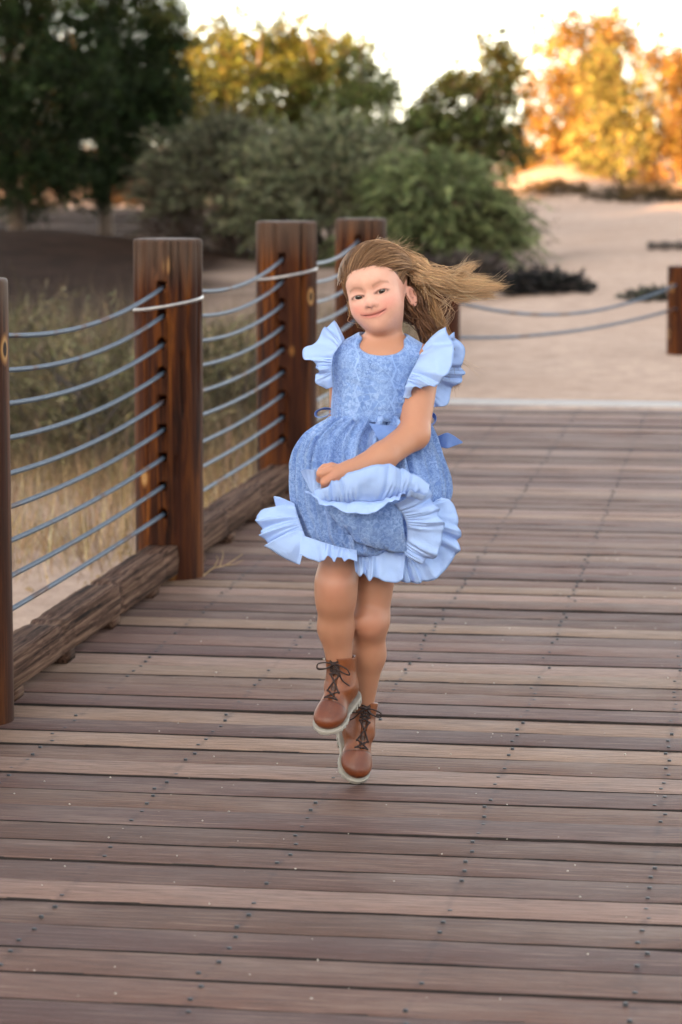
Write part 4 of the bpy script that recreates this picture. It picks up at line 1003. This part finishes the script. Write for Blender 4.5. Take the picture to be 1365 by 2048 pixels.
md_ = st + np.stack([.010 + .010 * RNG.random(n), .016 + .01 * RNG.random(n), .012 + .006 * RNG.random(n)], 1)
add_h(strands(n, st, md_, [md_ + np.array([.014, .014, .006]) + RNG.normal(size=(n, 3)) * .004], .00055, ROOT, (0.26, 0.16, 0.085), (0.001, 0.006), .002, 12, arch=0.0))
# loose wisps
W_ = [((850, 540), (900, 545), (945, 523), 16), ((880, 560), (950, 585), (1012, 556), 22), ((880, 580), (930, 592), (985, 590), 14), ((850, 610), (880, 640), (905, 600), 10), ((870, 690), (920, 720), (968, 745), 9), ((830, 640), (900, 600), (925, 560), 8), ((870, 560), (920, 540), (958, 560), 12), ((860, 590), (900, 620), (880, 655), 12)]
for a_, b_, c_, k in W_:
    st = scalp(k, lambda p: (p[:, 2] > .0) & (p[:, 1] > .01) & (p[:, 0] > 0))
    j = lambda q, sd: np.stack([tol(P(q[0] + RNG.normal() * sd, q[1] + RNG.normal() * sd, .09 + RNG.normal() * .02)) for _ in range(k)])
    add_h(strands(k, st, j((845, 560), 5), [j(a_, 4), j(b_, 6), j(c_, 9)], .00062, BROWN, (0.55, 0.40, 0.25), (0.003, 0.01), .008, 26))
# fly-away hairs on the crown
k = 160; st = scalp(k, lambda p: p[:, 2] > .05); nn = (st - sc_c) / sc_r; nn /= np.linalg.norm(nn, axis=1)[:, None]
md_ = st + nn * .006 + np.array([.018, .015, .002]) + RNG.normal(size=(k, 3)) * .005; e1 = md_ + nn * .006 + np.array([.02, .012, .0]) + RNG.normal(size=(k, 3)) * .008
add_h(strands(k, st, md_, [e1], .0004, ROOT, (0.45, 0.30, 0.17), (0.004, 0.012), .004, 12))
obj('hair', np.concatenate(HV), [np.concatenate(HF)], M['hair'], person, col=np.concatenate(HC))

# ----- dress: lace bodice and gathered skirt
S = SDF(np.arange(-0.06, 0.21, 0.0022), np.arange(GYD - .08, GYD + .18, 0.0022), np.arange(0.70, 0.935, 0.0022))
S.ell(P(760, 752, .045), (.0925, .0685, .096), k=0); S.ell(P(752, 832, .045), (.0885, .067, .075), k=.045)
S.cap(P(768, 704, .05), P(694, 720, .05), .0355, .0315, k=.03); S.cap(P(768, 704, .05), P(845, 722, .05), .0355, .0315, k=.03)
nk_a, nk_b = P(767, 640, .04), P(766, 722, .035)
S.cap(nk_a, nk_b, .0495, .0400, k=.004, sub=True)
S.ell(P(764, 690, -.005), (.047, .05, .0205), k=.006, sub=True)
S.plane_cut(P(750, 838, .045), (0, 0, -1.0))
v, f = S.mesh(); v = v + 0.0012 * fbm(v * 30, 9)[:, None] * np.array([0, 1, 0.3])
dress = obj('dress', v, f, M['lace'], person)
RG = [(832, 662, 838, .070), (840, 652, 846, .075), (852, 632, 856, .080), (872, 606, 868, .090), (895, 592, 876, .101), (920, 585, 885, .112), (950, 582, 895, .122), (985, 583, 902, .130), (1015, 588, 893, .138), (1045, 600, 868, .140), (1072, 611, 840, .140), (1092, 628, 822, .136), (1106, 650, 806, .128), (1108, 680, 790, .09), (1100, 715, 765, .03)]
RG = np.array(RG, float); nt_, nth = 90, 300
rg = catmull(RG, nt_); th = np.linspace(0, 2 * PI, nth, endpoint=False)
T_, TH = np.meshgrid(np.linspace(0, 1, nt_), th, indexing='ij')
py = rg[:, 0][:, None]; cx = ((rg[:, 1] + rg[:, 2]) / 2)[:, None]; hw = ((rg[:, 2] - rg[:, 1]) / 2)[:, None]; dp = rg[:, 3][:, None]
fold = 0.9 - 1.9 * np.abs(np.sin(12 * TH + 1.6 * np.sin(3 * TH) + 0.8 * T_)) ** 0.8 + 0.35 * np.sin(19 * TH + 2.5 * np.sin(2 * TH + 1) - 2 * T_) + 0.3 * np.sin(47 * TH + 4 * np.sin(5 * TH))
fold2 = np.sin(9 * TH + 1.5 * np.sin(2 * TH) + 3 * T_) * 0.6 + np.sin(5 * TH + 2 - 4 * T_) * 0.5
am = np.interp(T_, [0, .08, .3, .6, .85, 1], [.0040, .0150, .0160, .0085, .0035, .001]); am2 = np.interp(T_, [0, .2, .5, .85, 1], [0, .002, .006, .008, .002])
rad = am * fold + am2 * fold2
px_ = cx + (hw - 6 * np.minimum(1, T_ * 5) + rad * 983) * np.cos(TH); sn = np.sin(TH); dyv = .045 + (dp + rad) * np.sign(sn) * np.abs(sn) ** np.interp(T_, [0, .6, 1], [1, .95, .6])
pyy = py + 9 * np.cos(TH + 0.6) * sstep(.6, .95, T_) * 0.5 + 4 * np.sin(3 * TH) * sstep(.7, 1, T_)
v = P(px_, pyy, dyv).reshape(-1, 3)
obj('skirt', v, grid_faces(nt_, nth, closed_v=True), M['lace'], dress)
SHEETS = 0
def ruffle(name, inner, outer, folds, amp, bulge=0.0, mat='ruffle', parent=None, nu=150, nv=18, gather=0.0, sc=0.05, seed=0, thick=0.0008, ph0=0.0, pw=1.2):
    r = np.random.default_rng(100 + seed)
    I = catmull([P(*q) for q in inner], nu); O = catmull([P(*q) for q in outer], nu)
    u = np.linspace(0, 1, nu)[:, None]; w = np.linspace(0, 1, nv)[None]
    up = u + 0.35 / max(folds, 1) * np.sin(2 * PI * u * folds * 0.37 + r.uniform(0, 6))
    ph = 2 * PI * folds * up + ph0
    B = I[:, None] + (O - I)[:, None] * w[..., None]
    tu = np.gradient(B, axis=0); tv = np.gradient(B, axis=1); nn = np.cross(tu, tv); nn /= np.linalg.norm(nn, axis=2)[..., None] + 1e-9
    nn = np.mean(nn.reshape(-1, 3), 0)[None, None] * 0.5 + nn * 0.5
    nn = nn * np.where(nn[..., 1:2] > 0, -1, 1)
    ra = np.interp(np.linspace(0, 1, nu), np.linspace(0, 1, int(folds * 2) + 4), r.uniform(0.45, 1.35, int(folds * 2) + 4))[:, None]; amp = amp * ra
    wob = (0.0028 * fbm(B.reshape(-1, 3) * 16, 50 + seed) + 0.0014 * fbm(B.reshape(-1, 3) * 42, 80 + seed)).reshape(nu, nv) * w ** 0.7
    h = wob + bulge * np.sin(PI * w) + amp * w ** pw * np.sin(ph) * (0.8 + 0.3 * np.sin(ph * 0.31 + 1)) + amp * 0.25 * w * np.sin(2.3 * ph + 1) + 0.75 * gather * np.sin(3.1 * ph + 0.7 * np.sin(ph)) * (1 - w) ** 1.5 * np.minimum(1, w * 6)
    V = B + nn * h[..., None] + (O - I)[:, None] * (sc * w ** 1.5 * np.sin(ph + 1.2))[..., None]
    F = grid_faces(nu, nv)
    # real cloth thickness: back face and rim
    Vt = V.reshape(-1, 3); n3 = np.cross(np.gradient(V, axis=0), np.gradient(V, axis=1)); n3 /= np.linalg.norm(n3, axis=2)[..., None] + 1e-9
    Vb = (V + n3 * thick).reshape(-1, 3); n0 = nu * nv
    idx = np.concatenate([np.arange(nu) * nv, (nu - 1) * nv + np.arange(1, nv), (np.arange(nu - 1)[::-1]) * nv + nv - 1, np.arange(1, nv - 1)[::-1]])
    nx_ = np.roll(idx, -1); rim = np.stack([idx, nx_, nx_ + n0, idx + n0], 1)
    edge = np.ones((nu, nv, 3)); edge[:, -1] = (0.60, 0.66, 0.78)             # overlocked hem thread
    edge = np.concatenate([edge.reshape(-1, 3)] * 2)
    return obj(name, np.concatenate([Vt, Vb]), [np.concatenate([F[:, ::-1], F + n0, rim])], M[mat], parent, col=edge)
# lifted front fold of the lace skirt
ruffle('lace_fold', [(648, 1008, -.112), (690, 1012, -.122), (735, 1012, -.128), (800, 1000, -.118)], [(690, 1060, -.100), (718, 1084, -.105), (755, 1099, -.105), (814, 1107, -.085)], 3, .004, .010, 'lace', dress, seed=1, sc=.0)
# back hem ruffles
ruffle('hem_ruffle', [(589, 1006, .02), (594, 1024, .0), (601, 1046, -.02), (609, 1068, -.04), (617, 1090, -.06)],
       [(556, 1001, .06), (524, 1020, .045), (518, 1052, .02), (535, 1092, .0), (560, 1113, -.03), (604, 1130, -.06)], 4.5, .015, .006, 'ruffle', dress, gather=.004, sc=.03, seed=2)
ruffle('hem_ruffle', [(604, 1070, -.080), (640, 1082, -.100), (680, 1094, -.108), (714, 1100, -.106)], [(601, 1114, -.10), (616, 1124, -.115), (644, 1118, -.128), (668, 1117, -.132), (692, 1116, -.132), (713, 1126, -.125)], 3.2, .010, .003, 'ruffle', dress, gather=.003, sc=.16, seed=3)
ruffle('hem_ruffle', [(706, 1096, -.06), (740, 1100, -.062), (775, 1102, -.06), (812, 1100, -.055)], [(712, 1146, -.075), (740, 1157, -.082), (770, 1160, -.082), (805, 1158, -.075)], 2.6, .013, .004, 'ruffle', dress, gather=.004, sc=.10, seed=4)
ruffle('hem_ruffle', [(790, 1098, -.045), (812, 1090, -.05), (826, 1062, -.05), (842, 1030, -.045), (872, 1000, -.03)],
       [(795, 1160, -.055), (826, 1166, -.05), (862, 1160, -.04), (896, 1136, -.03), (918, 1098, -.025), (919, 1052, -.02), (908, 1012, -.01), (886, 992, -.01)], 6, .010, .004, 'ruffle', dress, gather=.004, sc=.02, seed=5)
ruffle('hem_ruffle', [(806, 1104, -.085), (814, 1078, -.095), (814, 1052, -.105), (806, 1030, -.115), (790, 1008, -.125)],
       [(838, 1128, -.085), (870, 1112, -.085), (889, 1078, -.09), (884, 1040, -.095), (868, 1000, -.10), (848, 966, -.105)], 4.2, .011, .010, 'ruffle', dress, gather=.004, sc=.05, seed=6)
# ruffle of the front hem gathered up by her hand: standing upper half, hanging lower half and the held corner
up_in = [(640, 1003, -.150), (668, 1006, -.158), (700, 1006, -.164), (722, 1003, -.166), (752, 1004, -.160), (785, 996, -.150), (818, 992, -.138), (842, 1000, -.126)]
ruffle('hem_ruffle', up_in, [(630, 982, -.168), (662, 966, -.185), (692, 950, -.190), (734, 933, -.190), (772, 928, -.180), (803, 938, -.165), (832, 950, -.150), (856, 966, -.130)], 5, .007, .012, 'ruffle', dress, gather=.005, sc=.03, seed=7, ph0=1.0)
ruffle('hem_ruffle', [(q[0], q[1] - 1, q[2] - .002) for q in up_in], [(610, 975, -.172), (636, 1004, -.182), (676, 1019, -.190), (720, 1025, -.194), (756, 1019, -.188), (790, 1000, -.178), (818, 988, -.165), (850, 982, -.145)], 4, .006, .006, 'ruffle', dress, gather=.003, sc=.06, seed=8)
ruffle('hem_ruffle', [(672, 1004, -.146), (650, 1000, -.144), (630, 990, -.142), (618, 976, -.140)], [(684, 948, -.135), (655, 938, -.138), (628, 937, -.142), (601, 941, -.150)], 2, .004, -.006, 'ruffle', dress, sc=.02, seed=9)
# shoulder ruffles
ruffle('shoulder_ruffle', [(690, 682, .045), (682, 690, .02), (674, 699, .0), (668, 709, -.01), (665, 722, -.012), (664, 736, -.012), (664, 750, -.01), (666, 774, -.002)],
       [(676, 645, .06), (655, 649, .045), (634, 682, .02), (607, 692, .0), (607, 714, -.015), (632, 729, -.02), (636, 746, -.02), (632, 765, -.01), (652, 777, .0)], 4.4, .011, .005, 'ruffle', dress, gather=.004, sc=.05, seed=10)
ruffle('shoulder_ruffle', [(690, 684, .06), (680, 694, .06), (670, 712, .06), (668, 740, .06), (670, 768, .05)], [(668, 650, .08), (640, 690, .075), (622, 712, .07), (640, 742, .07), (650, 774, .06)], 4, .010, .0, 'ruffle', dress, sc=.05, seed=11)
ruffle('shoulder_ruffle', [(843, 702, .03), (838, 716, .005), (830, 732, -.012), (822, 748, -.018), (815, 764, -.02), (808, 796, -.012)],
       [(896, 660, .03), (906, 690, -.005), (904, 724, -.025), (890, 758, -.035), (862, 773, -.04), (832, 776, -.035), (819, 797, -.022)], 3.4, .010, .010, 'ruffle', dress, gather=.004, sc=.03, seed=12)
ruffle('shoulder_ruffle', [(846, 704, .06), (852, 722, .075), (856, 745, .08), (856, 770, .075), (852, 795, .06)],
       [(906, 664, .06), (927, 698, .07), (924, 728, .075), (928, 752, .08), (908, 776, .085), (895, 806, .08), (870, 815, .07)], 5, .009, .004, 'ruffle', dress, gather=.004, sc=.04, seed=13)
# sash: front band, tail and small loop of the bow behind
ruffle('sash', [(738, 846, -.046), (770, 850, -.043), (810, 852, -.025), (846, 852, .02)], [(760, 886, -.068), (790, 886, -.062), (824, 882, -.04), (856, 876, .01)], 1.3, .003, .003, 'sash', dress, sc=.0, seed=14)
ruffle('sash', [(846, 846, .085), (866, 858, .08), (874, 872, .085), (897, 866, .075), (925, 883, .08)], [(846, 872, .09), (860, 886, .085), (876, 891, .085), (895, 896, .075), (926, 886, .08)], 1.5, .006, .0, 'sash', dress, sc=.0, seed=15)
ruffle('sash', [(668, 816, .05), (648, 815, .05), (631, 823, .055), (632, 834, .055), (650, 834, .05), (668, 824, .05)], [(668, 818, .085), (648, 819, .085), (637, 825, .085), (638, 832, .085), (652, 832, .085), (668, 824, .085)], 1, .001, .0, 'sash', dress, sc=.0, seed=16)
ruffle('sash', [(852, 838, .10), (866, 826, .10), (873, 836, .105), (868, 848, .10), (855, 852, .10)], [(852, 840, .13), (864, 831, .13), (868, 838, .13), (864, 846, .13), (855, 850, .13)], 1, .001, .0, 'sash', dress, sc=.0, seed=17)

# ----- boots
def make_boot(A, fwd, upish, shin_top, flip):
    f_ = norm(fwd); u_ = norm(np.asarray(upish) - f_ * np.dot(upish, f_)); s_ = np.cross(f_, u_)
    R = np.stack([s_, f_, u_], 1)                                      # local x side, y forward, z up
    K = 0.93; sh = R.T @ (shin_top - A) / K; L = np.linalg.norm(sh); sd = sh / L
    ax = np.arange(-.06, .06, .0016)
    S = SDF(ax, np.arange(-.085, .125, .0018), np.arange(-.05, .125, .0018))
    S.ell((0, -.020, -.016), (.0285, .0285, .036), k=0)
    S.cap((0, 0, -.012), (0, .045, -.024), .0295, .0270, k=.016); S.cap((0, .004, .012), (0, .048, -.018), .0250, .0200, k=.016)
    S.ell((0, .066, -.031), (.0345, .0375, .0235), k=.018)
    S.cap((0, -.004, 0), tuple(sd * (L + .02)), .0300, .0350, k=.018)
    S.ell(tuple(sd * .004 + [0, .012, .004]), (.031, .022, .010), k=.01)
    S.plane_cut((0, 0, -.046), (0, 0, -1.0)); S.plane_cut(tuple(sd * L), tuple(sd))
    S.cap(tuple(sd * (L - .035)), tuple(sd * (L + .04)), .0275, .0315, k=.002, sub=True)
    v, q = S.mesh()
    front = norm(np.array([0, 1, 0]) - sd * sd[1])
    def surf(t, x0):
        """front line of the boot: t 0 at the vamp .. 1 at the top of the shaft"""
        if t < 0.3: c = np.array([x0, .050 - .028 * t / .3, -.02 + .02 * t / .3]); nn = norm([0, .35, 1])
        else:
            w = (t - .3) / .7; c = np.array([x0, 0, 0]) + sd * (0.016 + (L - .024) * w); nn = norm(front + np.array([0, 0, .55 * (1 - w)]))
        d = v - c; al = d @ nn; pe = np.linalg.norm(d - al[:, None] * nn, axis=1)
        k = np.where(pe < .0035, al, -9); i = int(np.argmax(k)); return v[i], nn
    mid = [surf(t, 0.0)[0] for t in np.linspace(0.05, 1.0, 12)]
    S.chain([m_ + 0.001 * norm(np.array([0, .6, .4])) for m_ in mid], [.0062] * 12, .002, sub=True)
    v, q = S.mesh()
    gy = v[:, 1] - (.058 - 7.0 * v[:, 0] ** 2); nr = norm([0, .5, .8])
    v = v - np.where((v[:, 2] > -.043), 0.0009 * np.exp(-(gy / .0012) ** 2), 0)[:, None] * nr
    W = lambda p: A + (np.asarray(p) * K) @ R.T
    tn = np.ones((len(v), 3)); toe = sstep(-.0005, .0015, gy) * (v[:, 2] > -.046)
    tn = tn * (1 - toe[:, None] * np.array([.20, .30, .22])); tn *= (1 - .55 * np.exp(-(gy / .0016) ** 2) * (v[:, 2] > -.045))[:, None]
    dm = np.min(np.linalg.norm(v[:, None, :] - np.array(mid)[None, 2:], axis=2), 1); tn *= (1 - .75 * (1 - sstep(.006, .010, dm)))[:, None]
    boot = obj('boot', W(v), q, M['leather'], person, col=tn)
    # sole with a heel and cleats
    S2 = SDF(np.arange(-.055, .055, .0015), np.arange(-.07, .12, .0015), np.arange(-.075, -.035, .0014))
    X, Y, Z = S2.pts((slice(None),) * 3)
    def c2(a, b, ra, rb):
        t = np.clip((Y - a) / (b - a), 0, 1); return np.sqrt(X ** 2 + (Y - a - t * (b - a)) ** 2) - (ra + (rb - ra) * t)
    d2 = np.minimum(np.minimum(c2(-.022, .03, .0320, .0300), c2(.03, .055, .0300, .0365)), c2(.055, .070, .0360, .0365))
    zb = np.where(Y < .004, -.0625, np.where(Y < .02, -.0525, -.0550))
    notch = (np.cos(2 * PI * Y / .0125) > .25) & (d2 > -.007) & (Z < -.0525)
    body = np.maximum(d2, np.maximum(Z + .0445, zb - Z)); S2.F = np.where(notch, np.maximum(body, .0012), body).astype(np.float32) + 0 * Z
    v2, q2 = S2.mesh(); obj('sole', W(v2), q2, M['sole'], boot)
    # laces
    ts = np.linspace(.06, .94, 8); parts = []
    E = [[surf(t, s * (.0165 - .0012 * k))[0] for s in (-1, 1)] for k, t in enumerate(ts)]; NN = [surf(t, 0)[1] for t in ts]
    for k in range(7):
        for s in (0, 1):
            a, b = E[k][s], E[k + 1][1 - s]; m_ = (a + b) / 2; nn = NN[k]
            parts.append(tube(catmull([a - nn * .002, a + nn * .0012, m_ + nn * .0045, b + nn * .0012, b - nn * .002], 14), .00185, 6))
    a, b = E[0]; parts.append(tube(catmull([a - NN[0] * .002, a + NN[0] * .001, (a + b) / 2 + NN[0] * .004, b + NN[0] * .001, b - NN[0] * .002], 12), .00185, 6))
    kn = (E[6][0] + E[6][1]) / 2 + NN[6] * .006
    vv = v[:0]
    for s in (-1, 1):
        for (lx, lz, lw) in ((.034, -.006, .012),):
            pts = [kn, kn + [s * .014, .006, .006], kn + [s * lx, .006, lz + .004], kn + [s * lx * 1.1, .004, lz - .012], kn + [s * .018, .005, -.012], kn]
            parts.append(tube(catmull(pts, 24), .0016, 6))
        parts.append(tube(catmull([kn, kn + [s * .012, .007, -.008], kn + [s * .026 + .004 * flip, .009, -.022 + .01 * s * flip], kn + [s * .036, .006, -.030 + .016 * s * flip]], 16), .0016, 6))
    parts.append(tube([kn + [-.004, .001, 0], kn + [.004, .002, 0]], .003, 8))
    lv, lf = merge(parts); obj('laces', W(lv), lf, M['lace_cord'], boot)
    ep = []
    for e, nn in zip(E[1:], NN[1:]):
        for s in (0, 1):
            ep.append(tube([e[s] - nn * .001, e[s] + nn * .0012], .0028, 8))
    ev, ef = merge(ep); tag(obj('eyelets', W(ev), ef, M['lace_cord'], boot), kind='stuff')
    return W(v2)
w1 = make_boot(P(682, 1372, -.008), (-.40, -.80, -.44), (-.05, -.35, .9), P(682, 1312, -.008), 1)
w2 = make_boot(P(719, 1462, .085), (.06, -.76, -.62), (.30, -.5, .75), P(727, 1402, .094), -1)
print('BOOTZ', w1[:, 2].min(), w2[:, 2].min(), 'body', len(bv))
